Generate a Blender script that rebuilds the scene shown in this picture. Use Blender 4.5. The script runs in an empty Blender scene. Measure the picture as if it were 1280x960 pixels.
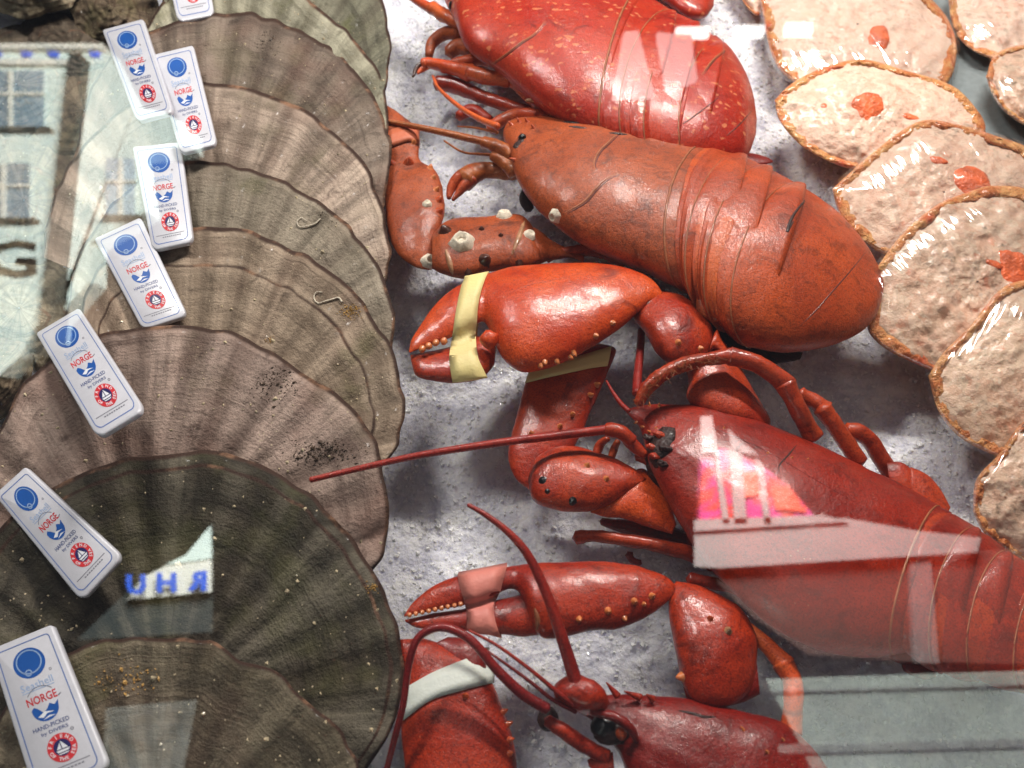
import bpy, math, random
import numpy as np
from mathutils import Vector
from mathutils.bvhtree import BVHTree

# ------------------------------------------------------------------ camera, world, lamps, exposure
SC = bpy.context.scene
COL = SC.collection
F = 967.0                                    # focal length in photograph pixels (1280 wide)
PITCH = math.radians(31)                     # tilt of the view off the vertical
DIST = 0.36
FWD = np.array([0.0, math.sin(PITCH), -math.cos(PITCH)])
UP = np.array([0.0, math.cos(PITCH), math.sin(PITCH)])
RIGHT = np.array([1.0, 0.0, 0.0])
CAM = -DIST * FWD
cam_d = bpy.data.cameras.new('camera'); cam = bpy.data.objects.new('camera', cam_d); COL.objects.link(cam)
cam.location = CAM; cam.rotation_euler = (PITCH, 0, 0)
cam_d.sensor_width = 36; cam_d.lens = 36 * F / 1280; cam_d.clip_start = 0.01; cam_d.clip_end = 200
cam_d.dof.use_dof = True; cam_d.dof.focus_distance = 0.335; cam_d.dof.aperture_fstop = 13
SC.camera = cam
W = bpy.data.worlds.new('World'); SC.world = W; W.use_nodes = True
W.node_tree.nodes['Background'].inputs[0].default_value = (0.80, 0.86, 1.0, 1)
W.node_tree.nodes['Background'].inputs[1].default_value = 0.05
SC.view_settings.view_transform = 'Standard'; SC.view_settings.look = 'None'
SC.view_settings.exposure = 0.0; SC.view_settings.gamma = 1.0
SC.cycles.use_denoising = True
SC.cycles.max_bounces = 10; SC.cycles.transparent_max_bounces = 16
SC.cycles.sample_clamp_indirect = 6.0

def lamp(name, loc, target, sx, sy, power, color):
    d = bpy.data.lights.new(name, 'AREA'); d.shape = 'RECTANGLE'; d.size = sx; d.size_y = sy
    d.energy = power; d.color = color
    o = bpy.data.objects.new(name, d); COL.objects.link(o); o.location = loc
    o.rotation_euler = (Vector(target) - Vector(loc)).to_track_quat('-Z', 'Y').to_euler()
    return o
lamp('case_lamp', (0.20, 0.46, 0.52), (0.10, 0.10, 0.0), 0.30, 0.035, 6.8, (1.0, 0.93, 0.86))
lamp('case_lamp', (-0.30, 0.40, 0.60), (-0.08, 0.0, 0.0), 0.20, 0.035, 3.7, (1.0, 0.95, 0.90))
lamp('street_daylight', (0.0, -2.2, 3.2), (0.0, -7.0, 1.6), 4.0, 1.5, 6200, (0.90, 0.97, 1.0))
lp = lamp('street_daylight', (1.2, -3.6, 3.0), (1.4, -4.1, -1.0), 2.0, 1.0, 480, (0.92, 0.97, 1.0)); lp.data.spread = math.radians(70)

# ------------------------------------------------------------------ geometry helpers
def ray(px, py):
    d = FWD + (px - 640) / F * RIGHT - (py - 480) / F * UP
    return d / np.linalg.norm(d)
def P(px, py, z=0.0):                        # photograph pixel -> point on the level z (mm) above the ice
    d = ray(px, py); t = (z * .001 - CAM[2]) / d[2]
    return CAM + t * d
def mm(px, p):                               # length of px photograph pixels at a point
    return px * abs(np.dot(np.asarray(p) - CAM, FWD)) / F
def srgb(r, g, b):
    f = lambda c: (c / 255 / 12.92) if c / 255 <= .04045 else ((c / 255 + .055) / 1.055) ** 2.4
    return (f(r), f(g), f(b), 1)
def hash3(ix, iy, iz, seed):
    n = (ix * 374761393 + iy * 668265263 + iz * 2147483647 + seed * 1274126177) & 0xffffffff
    n = ((n ^ (n >> 13)) * 1274126177) & 0xffffffff
    return ((n ^ (n >> 16)) & 0xffff) / 32767.5 - 1.0
def noise(p, scale, seed=0):
    q = np.asarray(p) * scale; i = np.floor(q).astype(np.int64); f = q - i; f = f * f * (3 - 2 * f)
    r = 0
    for dx in (0, 1):
        for dy in (0, 1):
            for dz in (0, 1):
                w = (f[..., 0] if dx else 1 - f[..., 0]) * (f[..., 1] if dy else 1 - f[..., 1]) * (f[..., 2] if dz else 1 - f[..., 2])
                r = r + w * hash3(i[..., 0] + dx, i[..., 1] + dy, i[..., 2] + dz, seed)
    return r
def fbm(p, scale, oct=4, seed=0):
    return sum(noise(p, scale * 2 ** k, seed + k * 17) * .5 ** k for k in range(oct))
def cr(pts, n):                              # Catmull-Rom through pts, n samples, chord parameter
    pts = np.asarray(pts, float)
    if len(pts) == 2: return pts[0] + (pts[1] - pts[0]) * np.linspace(0, 1, n)[:, None]
    d = np.linalg.norm(np.diff(pts[:, :2], axis=0), axis=1) ** .5 + 1e-6 if True else None
    if pts.shape[1] >= 4:
        m = (pts[:, :2] + pts[:, 2:4]) / 2; d = np.linalg.norm(np.diff(m, axis=0), axis=1) + 2
    else:
        d = np.linalg.norm(np.diff(pts[:, :2], axis=0), axis=1) + .01
    t = np.concatenate([[0], np.cumsum(d)]); u = np.linspace(0, t[-1], n)
    k = np.clip(np.searchsorted(t, u, side='right') - 1, 0, len(t) - 2)
    m = np.zeros_like(pts)
    m[1:-1] = (pts[2:] - pts[:-2]) / (t[2:] - t[:-2])[:, None]
    m[0] = (pts[1] - pts[0]) / d[0]; m[-1] = (pts[-1] - pts[-2]) / d[-1]
    h = (t[k + 1] - t[k]); s = ((u - t[k]) / h)[:, None]; h = h[:, None]
    return ((2 * s**3 - 3 * s**2 + 1) * pts[k] + (s**3 - 2 * s**2 + s) * h * m[k]
            + (-2 * s**3 + 3 * s**2) * pts[k + 1] + (s**3 - s**2) * h * m[k + 1])

MESHES = {}
def thing(name, label, cat, loc, group=None):
    o = bpy.data.objects.new(name, None); COL.objects.link(o); o.location = loc; o.empty_display_size = .01
    o['label'] = label; o['category'] = cat
    if group: o['group'] = group
    return o
def root_loc(o):
    p = np.zeros(3)
    while o is not None: p = p + np.array(o.location); o = o.parent
    return p
def mk(name, v, f, mat, parent=None, smooth=True, attrs=None, mats=None, mi=None):
    v = np.asarray(v, float); me = bpy.data.meshes.new(name)
    base = root_loc(parent) if parent else v.mean(0)
    me.from_pydata((v - base).tolist(), [], [list(map(int, q)) for q in f])
    if attrs:
        for k, a in attrs.items():
            at = me.attributes.new(k, 'FLOAT', 'POINT'); at.data.foreach_set('value', np.asarray(a, np.float32))
    me.polygons.foreach_set('use_smooth', [smooth] * len(me.polygons))
    for m in (mats or [mat]): me.materials.append(m)
    if mi is not None: me.polygons.foreach_set('material_index', mi)
    me.update(); o = bpy.data.objects.new(name, me); COL.objects.link(o)
    if parent: o.parent = parent
    else: o.location = base
    o_v = (v, f); MESHES[o.name] = o_v
    return o
def tag(o, label, cat, group=None, kind=None):
    if label: o['label'] = label
    if cat: o['category'] = cat
    if group: o['group'] = group
    if kind: o['kind'] = kind
    return o
def grid_faces(n, m, close=True):
    f = []
    for i in range(n - 1):
        for j in range(m if close else m - 1):
            a, b = i * m + j, i * m + (j + 1) % m
            f.append((a, b, b + m, a + m))
    return f
def bvh(*objs):
    v, f = [], []
    for o in objs:
        vv, ff = MESHES[o.name]; b = len(v); v += vv.tolist(); f += [[int(i) + b for i in q] for q in ff]
    return BVHTree.FromPolygons(v, f)
def hit(tree, px, py):
    l, n, i, d = tree.ray_cast(Vector(CAM), Vector(ray(px, py)))
    if l is None: return None
    n = np.array(n)
    if np.dot(n, ray(px, py)) > 0: n = -n
    return np.array(l), n

def loft_geo(st, z=10, t=.6, n=40, m=28, lean=0.0, bump=0.0, bs=60, seed=0, sup=1.0, u0=None, grooves=None, caps=True, keel=0.0, flat_bot=1.0):
    """a body whose silhouette passes through the paired outline points st = (ax, ay, bx, by[, z, t])"""
    st = np.array([list(s) + ([z, t] if len(s) == 4 else []) for s in st], float)
    st = cr(st, n)
    T = np.array([P(s[0], s[1], s[4]) for s in st]); B = np.array([P(s[2], s[3], s[4]) for s in st])
    c = (T + B) / 2; h = (T - B) / 2; w = np.linalg.norm(h, axis=1)
    V = CAM - c; V /= np.linalg.norm(V, axis=1)[:, None]
    ax = np.gradient(c, axis=0); ax /= np.linalg.norm(ax, axis=1)[:, None] + 1e-9
    ph = np.linspace(0, 2 * np.pi, m, endpoint=False)
    cs, sn = np.cos(ph), np.sin(ph)
    cs = np.sign(cs) * np.abs(cs) ** sup; sn2 = np.sign(sn) * np.abs(sn) ** sup
    b = (w * st[:, 5])[:, None]
    up = np.where(sn2 > 0, sn2 + keel * np.maximum(0, 1 - np.abs(cs) * 6) , sn2 * flat_bot)
    v = c[:, None, :] + h[:, None, :] * cs[None, :, None] + V[:, None, :] * (b * up[None, :])[..., None]
    v = v + ax[:, None, :] * (b * lean * np.maximum(sn, 0)[None, :])[..., None]
    if grooves is not None:
        uu = np.linspace(0, 1, n)[:, None] * np.ones(m)[None, :]
        d = grooves(uu, np.tile(ph, (n, 1)))
        nrm = v - c[:, None, :]; nrm /= np.linalg.norm(nrm, axis=2)[..., None] + 1e-9
        v = v + nrm * d[..., None] * 1e-3
    if bump:
        nrm = v - c[:, None, :]; nrm /= np.linalg.norm(nrm, axis=2)[..., None] + 1e-9
        v = v + nrm * (fbm(v, bs, 4, seed) * bump * .5e-3)[..., None]
    vv = v.reshape(-1, 3); f = grid_faces(n, m)
    if caps:
        k = len(vv); vv = np.vstack([vv, c[0], c[-1]])
        f += [(k, (j + 1) % m, j) for j in range(m)] + [(k + 1, (n - 1) * m + j, (n - 1) * m + (j + 1) % m) for j in range(m)]
    return vv, f
def loft(name, st, mat, parent, **kw):
    v, f = loft_geo(st, **kw); return mk(name, v, f, mat, parent)
def tube_geo(pts, n=40, m=12, rings=0.0, ringn=0, bump=0, seed=0, knob=0.0):
    """pts = (px, py, z mm, radius px)"""
    s = cr([list(p) for p in pts], n)
    c = np.array([P(a[0], a[1], a[2]) for a in s]); r = np.array([mm(a[3], q) for a, q in zip(s, c)])
    if knob: r = r * (1 - knob * .55 + knob * np.abs(np.linspace(-1, 1, n)) ** 3)
    if ringn: r = r * (1 + rings * np.sin(np.linspace(0, ringn * 2 * np.pi, n)))
    ax = np.gradient(c, axis=0); ax /= np.linalg.norm(ax, axis=1)[:, None] + 1e-9
    V = CAM - c; s1 = np.cross(ax, V); s1 /= np.linalg.norm(s1, axis=1)[:, None] + 1e-9; s2 = np.cross(s1, ax)
    ph = np.linspace(0, 2 * np.pi, m, endpoint=False)
    v = c[:, None] + r[:, None, None] * (s1[:, None] * np.cos(ph)[None, :, None] + s2[:, None] * np.sin(ph)[None, :, None])
    if bump: v = v + (v - c[:, None]) * (fbm(v, 250, 3, seed) * bump)[..., None]
    vv = v.reshape(-1, 3); k = len(vv); vv = np.vstack([vv, c[0] - ax[0] * r[0] * .6, c[-1] + ax[-1] * r[-1] * .6])
    f = grid_faces(n, m) + [(k, (j + 1) % m, j) for j in range(m)] + [(k + 1, (n - 1) * m + j, (n - 1) * m + (j + 1) % m) for j in range(m)]
    return vv, f
def tube(name, pts, mat, parent, **kw):
    if name == 'leg': kw = dict(kw, knob=.24)
    v, f = tube_geo(pts, **kw); return mk(name, v, f, mat, parent)
def bristles(parent, tree, pts, spread, count, seed, length=.004):
    rg = np.random.RandomState(seed); path = cr(pts, 60); gv, gf = [], []
    for _ in range(count):
        p = path[rg.randint(60)] + rg.normal(size=2) * spread; hp = hit(tree, *p)
        if hp is None: continue
        a, b, nn = basis(hp[1]); d = nn * .8 + a * rg.normal() * .8 + b * rg.normal() * .8; d /= np.linalg.norm(d); e = np.cross(d, a); L = length * rg.uniform(.4, 1); k = len(gv)
        gv += [hp[0] + e * .00016, hp[0] - e * .00016, hp[0] + a * .00016, hp[0] + d * L]; gf += [(k, k + 1, k + 3), (k + 1, k + 2, k + 3), (k + 2, k, k + 3)]
    if gv: o = mk('bristles', np.array(gv), gf, M['bristle'], parent, smooth=False); o['kind'] = 'stuff'
def basis(n):
    n = n / np.linalg.norm(n); a = np.cross(n, [0.3, 0.9, .2]); a /= np.linalg.norm(a); return a, np.cross(n, a), n
def lathe_at(name, pos, nrm, prof, mat, parent, m=14, jag=0, seed=0, lean=None):
    """prof: (radius m, height m) turned about the normal"""
    a, b, n = basis(np.asarray(nrm)); rs = np.random.RandomState(seed); ph = np.linspace(0, 2 * np.pi, m, endpoint=False)
    v = []
    jj = 1 + jag * rs.uniform(-1, 1, m)
    for r, hh in prof:
        off = 0 if lean is None else np.asarray(lean) * hh
        for k, q in enumerate(ph):
            v.append(pos + off + n * hh * (1 + .3 * jag * rs.uniform(-1, 1)) + (a * math.cos(q) + b * math.sin(q)) * r * jj[k])
    f = grid_faces(len(prof), m); k = len(v); v.append(np.mean(v[-m:], axis=0)); f += [(k, k - m + j, k - m + (j + 1) % m) for j in range(m)]
    return mk(name, np.array(v), f, mat, parent)
def ball(name, pos, r, mat, parent, sq=(1, 1, 1), bump=0, seed=0, n=14, m=20, nrm=(0, 0, 1)):
    a, b, nn = basis(np.asarray(nrm, float)); v = []
    for i in range(n):
        t = math.pi * (i + .02) / (n - .96)
        for j in range(m):
            q = 2 * math.pi * j / m
            v.append(pos + r * (a * math.sin(t) * math.cos(q) * sq[0] + b * math.sin(t) * math.sin(q) * sq[1] + nn * math.cos(t) * sq[2]))
    v = np.array(v)
    if bump: v = pos + (v - pos) * (1 + bump * fbm(v, .9 / r, 3, seed))[:, None]
    return mk(name, v, grid_faces(n, m), mat, parent)

# ------------------------------------------------------------------ materials
class NT:
    def __init__(s, name):
        s.m = bpy.data.materials.new(name); s.m.use_nodes = True; s.t = s.m.node_tree; s.t.nodes.clear()
        s.out = s.t.nodes.new('ShaderNodeOutputMaterial')
    def n(s, typ, props=None, **ins):
        o = s.t.nodes.new('ShaderNode' + typ)
        for k, v in (props or {}).items(): setattr(o, k, v)
        for k, v in ins.items():
            k = k.replace('_', ' ')
            s.set(o.inputs[int(k[1:])] if k[0] == 'i' and k[1:].isdigit() else o.inputs[k], v)
        return o
    def set(s, inp, v):
        if isinstance(v, bpy.types.NodeSocket): s.t.links.new(v, inp)
        elif isinstance(v, bpy.types.Node): s.t.links.new(v.outputs[0], inp)
        else: inp.default_value = v
    def co(s): return s.n('TexCoord').outputs['Object']
    def tex(s, scale, detail=4, rough=.55, vec=None, dist=0): return s.n('TexNoise', Vector=vec or s.co(), Scale=scale, Detail=detail, Roughness=rough, Distortion=dist).outputs[0]
    def ramp(s, fac, a, b): return s.n('MapRange', {'interpolation_type': 'SMOOTHSTEP'}, i0=fac, i1=a, i2=b).outputs[0]
    def mix(s, fac, a, b, mode='MIX'):
        o = s.n('Mix', {'data_type': 'RGBA', 'blend_type': mode}); s.set(o.inputs[0], fac); s.set(o.inputs[6], a); s.set(o.inputs[7], b); return o.outputs[2]
    def math(s, op, a, b=0.0, c=0.0):
        o = s.n('Math', {'operation': op}); s.set(o.inputs[0], a); s.set(o.inputs[1], b); s.set(o.inputs[2], c); return o.outputs[0]
    def attr(s, name): return s.n('Attribute', {'attribute_name': name}).outputs['Fac']
    def bump(s, h, dist, strength=1.0, normal=None):
        o = s.n('Bump', Height=h, Strength=strength, Distance=dist)
        if normal: s.set(o.inputs['Normal'], normal)
        return o.outputs[0]
    def surf(s, x): s.set(s.out.inputs[0], x); return s.m
    def bsdf(s, col, rough=.4, normal=None, coat=0, coat_rough=.1, spec=.5, metal=0, trans=0, ior=1.45, sss=0, coatn=None, sssr=None):
        o = s.n('BsdfPrincipled'); I = o.inputs
        s.set(I['Base Color'], col); s.set(I['Roughness'], rough); s.set(I['Metallic'], metal); s.set(I['IOR'], ior)
        s.set(I['Coat Weight'], coat); s.set(I['Coat Roughness'], coat_rough); s.set(I['Specular IOR Level'], spec)
        s.set(I['Transmission Weight'], trans)
        if sss: s.set(I['Subsurface Weight'], sss); I['Subsurface Radius'].default_value = sssr or (.004, .002, .001); I['Subsurface Scale'].default_value = 1.0
        if normal is not None: s.set(I['Normal'], normal)
        if coatn is not None: s.set(I['Coat Normal'], coatn)
        return o

def simple(name, col, rough=.5, coat=0, bumpd=0, bscale=300, var=.12, metal=0):
    s = NT(name); n = s.tex(bscale * .3, 5)
    c = s.mix(s.ramp(n, .3, .7), tuple(x * (1 - var) for x in col[:3]) + (1,), tuple(min(1, x * (1 + var)) for x in col[:3]) + (1,))
    return s.surf(s.bsdf(c, rough, s.bump(s.tex(bscale, 4), bumpd) if bumpd else None, coat=coat, metal=metal))

def lobster_mat(name, base, dark, light, speck=0.0, darkness=.5, rough=.34, coat=.6, pit=1.0, wspeck=0.0, k=.74):
    base, dark, light = ((c[0] * k * 1.04, c[1] * k * 1.3, c[2] * k * .95, 1) for c in (base, dark, light))
    s = NT(name); co = s.co()
    big = s.tex(28, 5, .6, co, .4); mid = s.tex(130, 7, .7, co, .6); fine = s.tex(1400, 3, .6, co); blot = s.tex(55, 6, .7, s.n('Mapping', Vector=co, Location=(2, 5, 1)).outputs[0], .8)
    vo = s.n('TexVoronoi', Vector=co, Scale=1300.0, Randomness=1.0).outputs[0]
    c = s.mix(s.ramp(big, .36, .64), base, light)
    c = s.mix(s.math('MULTIPLY', s.ramp(mid, .46, .72), darkness), c, dark)
    c = s.mix(s.math('MULTIPLY', s.ramp(blot, .54, .72), .75), c, tuple(x * .55 for x in dark[:3]) + (1,))
    c = s.mix(s.math('MULTIPLY', s.ramp(fine, .46, .66), .62), c, dark)
    sp2 = s.n('TexVoronoi', Vector=co, Scale=620.0).outputs[0]
    c = s.mix(s.math('MULTIPLY', s.math('MULTIPLY', s.ramp(sp2, .20, .08), s.ramp(s.tex(38, 3, .5, co), .42, .6)), .6), c, tuple(x * .3 for x in dark[:3]) + (1,))
    sp3 = s.n('TexVoronoi', Vector=s.n('Mapping', Vector=co, Location=(4, 2, 7)).outputs[0], Scale=480.0).outputs[0]
    c = s.mix(s.math('MULTIPLY', s.math('MULTIPLY', s.ramp(sp3, .15, .06), s.ramp(s.tex(30, 3, .5, co), .55, .7)), .5), c, srgb(196, 120, 80))
    c = s.mix(s.math('MULTIPLY', s.ramp(vo, .32, .10), .35), c, dark)
    if speck:                                     # pale flecks with a shape of their own
        d = s.n('Mapping', Vector=co, Scale=(1, 1.6, 1))
        v2 = s.n('TexVoronoi', Vector=s.n('VectorMath', {'operation': 'ADD'}, i0=d.outputs[0], i1=s.n('VectorMath', {'operation': 'SCALE'}, i0=s.n('TexNoise', Vector=co, Scale=160.0).outputs[1], Scale=.010).outputs[0]).outputs[0], Scale=170.0)
        msk = s.math('MULTIPLY', s.ramp(v2.outputs[0], .34, .20), s.ramp(s.tex(90, 3, .5, co), .42, .54))
        c = s.mix(s.math('MULTIPLY', msk, speck), c, srgb(206, 120, 78))
    if wspeck:
        v3 = s.n('TexVoronoi', Vector=co, Scale=420.0).outputs[0]
        c = s.mix(s.math('MULTIPLY', s.math('MULTIPLY', s.ramp(v3, .16, .08), s.ramp(s.tex(60, 2, .5, co), .5, .62)), wspeck), c, srgb(190, 130, 90))
    h = s.math('ADD', s.math('MULTIPLY', s.ramp(vo, .0, .4), .16 * pit), s.math('ADD', s.math('MULTIPLY', mid, .55), s.math('MULTIPLY', s.tex(520, 4, .65, co), .5)))
    r = s.math('ADD', s.math('MULTIPLY', s.tex(70, 5, .6, co), .36), rough - .16)
    return s.surf(s.bsdf(c, r, s.bump(h, .0006), coat=s.math('MULTIPLY', s.ramp(s.tex(45, 4, .6, co), .3, .6), coat), coat_rough=.07, coatn=s.bump(h, .00028), spec=.35))

M = {}
M['l2'] = lobster_mat('brown_orange_shell', srgb(170, 66, 34), srgb(92, 34, 20), srgb(192, 80, 44), darkness=.75, rough=.44, coat=.3)
M['l2tail'] = lobster_mat('orange_tail_shell', srgb(184, 62, 32), srgb(104, 36, 20), srgb(210, 78, 40), darkness=.6, rough=.42, coat=.35, wspeck=.4)
M['l2joint'] = lobster_mat('orange_joint', srgb(206, 74, 30), srgb(140, 46, 24), srgb(222, 92, 44), darkness=.4, rough=.36)
M['l1joint'] = lobster_mat('scarlet_joint', srgb(204, 46, 28), srgb(140, 24, 16), srgb(214, 64, 40), darkness=.4)
M['l1'] = lobster_mat('scarlet_shell', srgb(190, 38, 24), srgb(128, 20, 14), srgb(206, 56, 34), speck=.8, darkness=.45, coat=.5)
M['l3'] = lobster_mat('deep_red_shell', srgb(152, 30, 20), srgb(92, 14, 12), srgb(176, 42, 26), darkness=.55, wspeck=.35)
M['l3claw'] = lobster_mat('orange_red_claw_shell', srgb(200, 54, 20), srgb(128, 24, 14), srgb(222, 78, 30), darkness=.45, rough=.36, k=.86)
M['l3arm'] = lobster_mat('red_arm_shell', srgb(178, 40, 20), srgb(98, 16, 12), srgb(206, 64, 30), darkness=.55)
M['l4'] = lobster_mat('dark_red_shell', srgb(132, 20, 18), srgb(80, 10, 10), srgb(152, 28, 20), darkness=.55, wspeck=.5)
M['l4claw'] = lobster_mat('red_claw_shell', srgb(164, 32, 18), srgb(88, 12, 10), srgb(198, 54, 26), darkness=.55)
M['ant'] = lobster_mat('antenna_red', srgb(158, 32, 28), srgb(100, 16, 18), srgb(184, 48, 40), darkness=.4, coat=.3)
M['ant2'] = lobster_mat('antenna_orange', srgb(172, 78, 40), srgb(120, 48, 28), srgb(196, 98, 52), darkness=.4, coat=.3)
M['ant4'] = lobster_mat('antenna_dark_red', srgb(132, 20, 26), srgb(84, 10, 14), srgb(158, 30, 34), darkness=.4, coat=.35)
M['leg1'] = lobster_mat('leg_vermilion', srgb(214, 72, 38), srgb(140, 34, 22), srgb(228, 98, 56), darkness=.45, k=.85)
M['leg3'] = lobster_mat('leg_red', srgb(180, 44, 22), srgb(108, 22, 14), srgb(202, 66, 34), darkness=.55, wspeck=.3)
M['bristle'] = simple('bristle_tan', srgb(150, 84, 44), .5)
M['gold'] = simple('gill_gold', srgb(176, 124, 64), .45, .3, .0006, 600, .35)
M['dark'] = simple('dark_parts_and_shade', srgb(44, 18, 13), .5, .1, .0008, 700, .4)  # dark parts, also the painted shade in eye hollows and gaps
M['eye'] = simple('eye_black', srgb(14, 10, 10), .32, .25)
M['tub'] = simple('tubercle_ivory', srgb(196, 112, 62), .3, .5, .0002, 900, .2)
M['tubdark'] = simple('tubercle_brown', srgb(64, 30, 18), .3, .5, .0002, 900, .2)
M['membrane'] = simple('joint_membrane', srgb(158, 112, 78), .45, .3, .0004, 700, .25)
M['barn'] = simple('barnacle_white', srgb(214, 202, 182), .7, 0, .0005, 1500, .2)
M['seamdark'] = simple('edge_and_groove_shade', srgb(92, 32, 20), .4, .3, .0002, 900, .3)
M['seam'] = simple('carapace_seam', srgb(146, 84, 50), .5, .2, .0003, 900, .25)
def band_mat(name, col):
    s = NT(name); co = s.co(); w = s.tex(900, 2)
    return s.surf(s.bsdf(s.mix(s.tex(120, 4), col, tuple(x * .88 for x in col[:3]) + (1,)), .52, s.bump(s.math('ADD', w, s.math('MULTIPLY', s.tex(200), 2)), .00015), sss=.15))
M['band_y'] = band_mat('yellow_rubber', srgb(240, 216, 146)); M['band_p'] = band_mat('pink_rubber', srgb(222, 130, 116))
M['band_w'] = band_mat('white_rubber', srgb(218, 220, 208)); M['band_o'] = band_mat('salmon_rubber', srgb(202, 104, 70))

def shell_mat(name, a, b, dirt, rays=.8, pink=0.3, seed=0.0, moss=.3, wet=.3):
    g = lambda c: tuple(.8 * (x * .82 + .18 * (c[0] + c[1] + c[2]) / 3) for x in c[:3]) + (1,)
    a, b, dirt = g(a), g(b), g(dirt)
    s = NT(name); co = s.co(); th = s.attr('th'); rr = s.attr('rr'); ed = s.attr('edge')
    wob = s.tex(60, 4, .6, co)
    v1 = s.n('CombineXYZ', X=s.math('ADD', s.math('MULTIPLY', th, 4.2), seed), Y=s.math('MULTIPLY', rr, .25), Z=0.0)
    ray1 = s.n('TexNoise', Vector=v1.outputs[0], Scale=2.2, Detail=2.0, Roughness=.5).outputs[0]
    v2 = s.n('CombineXYZ', X=s.math('MULTIPLY', th, 120.0), Y=s.math('MULTIPLY', rr, 4.0), Z=seed)
    ray2 = s.n('TexNoise', Vector=v2.outputs[0], Scale=1.0, Detail=3.0).outputs[0]
    v3 = s.n('CombineXYZ', X=s.math('MULTIPLY', th, 1.2), Y=s.math('ADD', s.math('MULTIPLY', rr, 15.0), s.math('MULTIPLY', wob, .5)), Z=seed + 3)
    ring = s.n('TexNoise', Vector=v3.outputs[0], Scale=1.0, Detail=5.0, Roughness=.6).outputs[0]
    v4 = s.n('CombineXYZ', X=s.math('MULTIPLY', th, 2.0), Y=s.math('ADD', s.math('MULTIPLY', rr, 90.0), s.math('MULTIPLY', wob, 1.5)), Z=seed + 9)
    ring2 = s.n('TexNoise', Vector=v4.outputs[0], Scale=1.0, Detail=2.0).outputs[0]
    light = tuple(min(1, x * 1.7 + .04) for x in b[:3]) + (1,)
    c = s.mix(s.ramp(ring, .34, .66), a, b)
    c = s.mix(s.math('MULTIPLY', s.ramp(ray1, .46, .60), rays), c, light)
    rib = s.math('COSINE', s.math('ADD', s.math('MULTIPLY', th, 15 * 2 * math.pi), s.math('MULTIPLY', s.math('SUBTRACT', ray1, .5), 5.0)))
    c = s.mix(s.math('MULTIPLY', s.math('MULTIPLY', s.ramp(rib, .1, .95), s.ramp(ring, .3, .55)), rays * .55), c, light)
    c = s.mix(s.math('MULTIPLY', s.ramp(rib, -.5, -1.0), .35), c, dirt)
    c = s.mix(s.math('MULTIPLY', s.ramp(ray2, .42, .66), s.math('MULTIPLY', s.ramp(s.tex(45, 4, .6, co), .35, .65), .55)), c, tuple(x * .7 for x in a[:3]) + (1,))
    c = s.mix(s.math('MULTIPLY', s.ramp(ring2, .5, .72), s.math('MULTIPLY', s.ramp(s.tex(38, 4, .6, s.n('Mapping', Vector=co, Location=(7, 1, 2)).outputs[0]), .4, .62), .5)), c, dirt)
    c = s.mix(s.math('MULTIPLY', s.ramp(s.tex(34, 3, .5, co), .45, .7), pink), c, srgb(116, 84, 72))
    c = s.mix(s.math('MULTIPLY', s.ramp(s.tex(26, 4, .6, s.n('Mapping', Vector=co, Location=(seed, 3, 1)).outputs[0]), .52, .68), moss), c, srgb(92, 92, 50))
    c = s.mix(s.math('MULTIPLY', s.ramp(s.tex(80, 7, .7, s.n('Mapping', Vector=co, Location=(1, seed, 5)).outputs[0], .5), .54, .72), .75), c, dirt)
    sp = s.n('TexVoronoi', Vector=co, Scale=300.0).outputs[0]
    c = s.mix(s.math('MULTIPLY', s.ramp(sp, .14, .06), s.ramp(s.tex(90, 2, .5, co), .5, .62)), c, srgb(196, 178, 150))
    c = s.mix(s.ramp(s.math('ADD', ed, s.math('MULTIPLY', s.math('SUBTRACT', wob, .5), .5)), .35, .8), c, s.mix(s.ramp(s.tex(70, 4, .6, co), .5, .72), srgb(58, 38, 28), srgb(140, 104, 80)))
    h = s.math('ADD', s.math('ADD', s.math('MULTIPLY', ray2, .4), s.math('MULTIPLY', ring2, .4)), s.math('ADD', s.math('MULTIPLY', s.tex(700, 4, .7, co), .9), s.math('MULTIPLY', s.tex(110, 6, .7, co), 2.0)))
    r = s.ramp(s.tex(50, 4, .6, co), .25, .75)
    r = s.math('ADD', s.math('MULTIPLY', r, .3), .62 - wet * .3)
    return s.surf(s.bsdf(c, r, s.bump(h, .0008), coat=s.math('MULTIPLY', s.ramp(s.tex(300, 4, .7, co), .55, .7), wet * .8), coat_rough=.15, spec=.3))

def film_mat(name='cling_film', ang=0.0, sc=(30, 420)):
    s = NT(name); co = s.co()
    rt = s.n('Mapping', Vector=co, Rotation=(0, 0, ang)).outputs[0]
    n1 = s.n('TexNoise', Vector=s.n('Mapping', Vector=rt, Scale=(sc[0], sc[1], 40)).outputs[0], Scale=1.0, Detail=2.0, Distortion=.2).outputs[0]
    n2 = s.tex(45, 3, .5, co, .6)
    nr = s.bump(s.math('ADD', n1, s.math('MULTIPLY', n2, .35)), .0015)
    g = s.n('BsdfGlossy', Color=(1, 1, 1, 1), Roughness=.09, Normal=nr)
    t = s.n('BsdfTransparent', Color=(.985, .985, .985, 1))
    fr = s.n('Fresnel', IOR=1.45)
    return s.surf(s.n('MixShader', i0=s.math('MINIMUM', fr, .22), i1=t.outputs[0], i2=g.outputs[0]))

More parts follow.
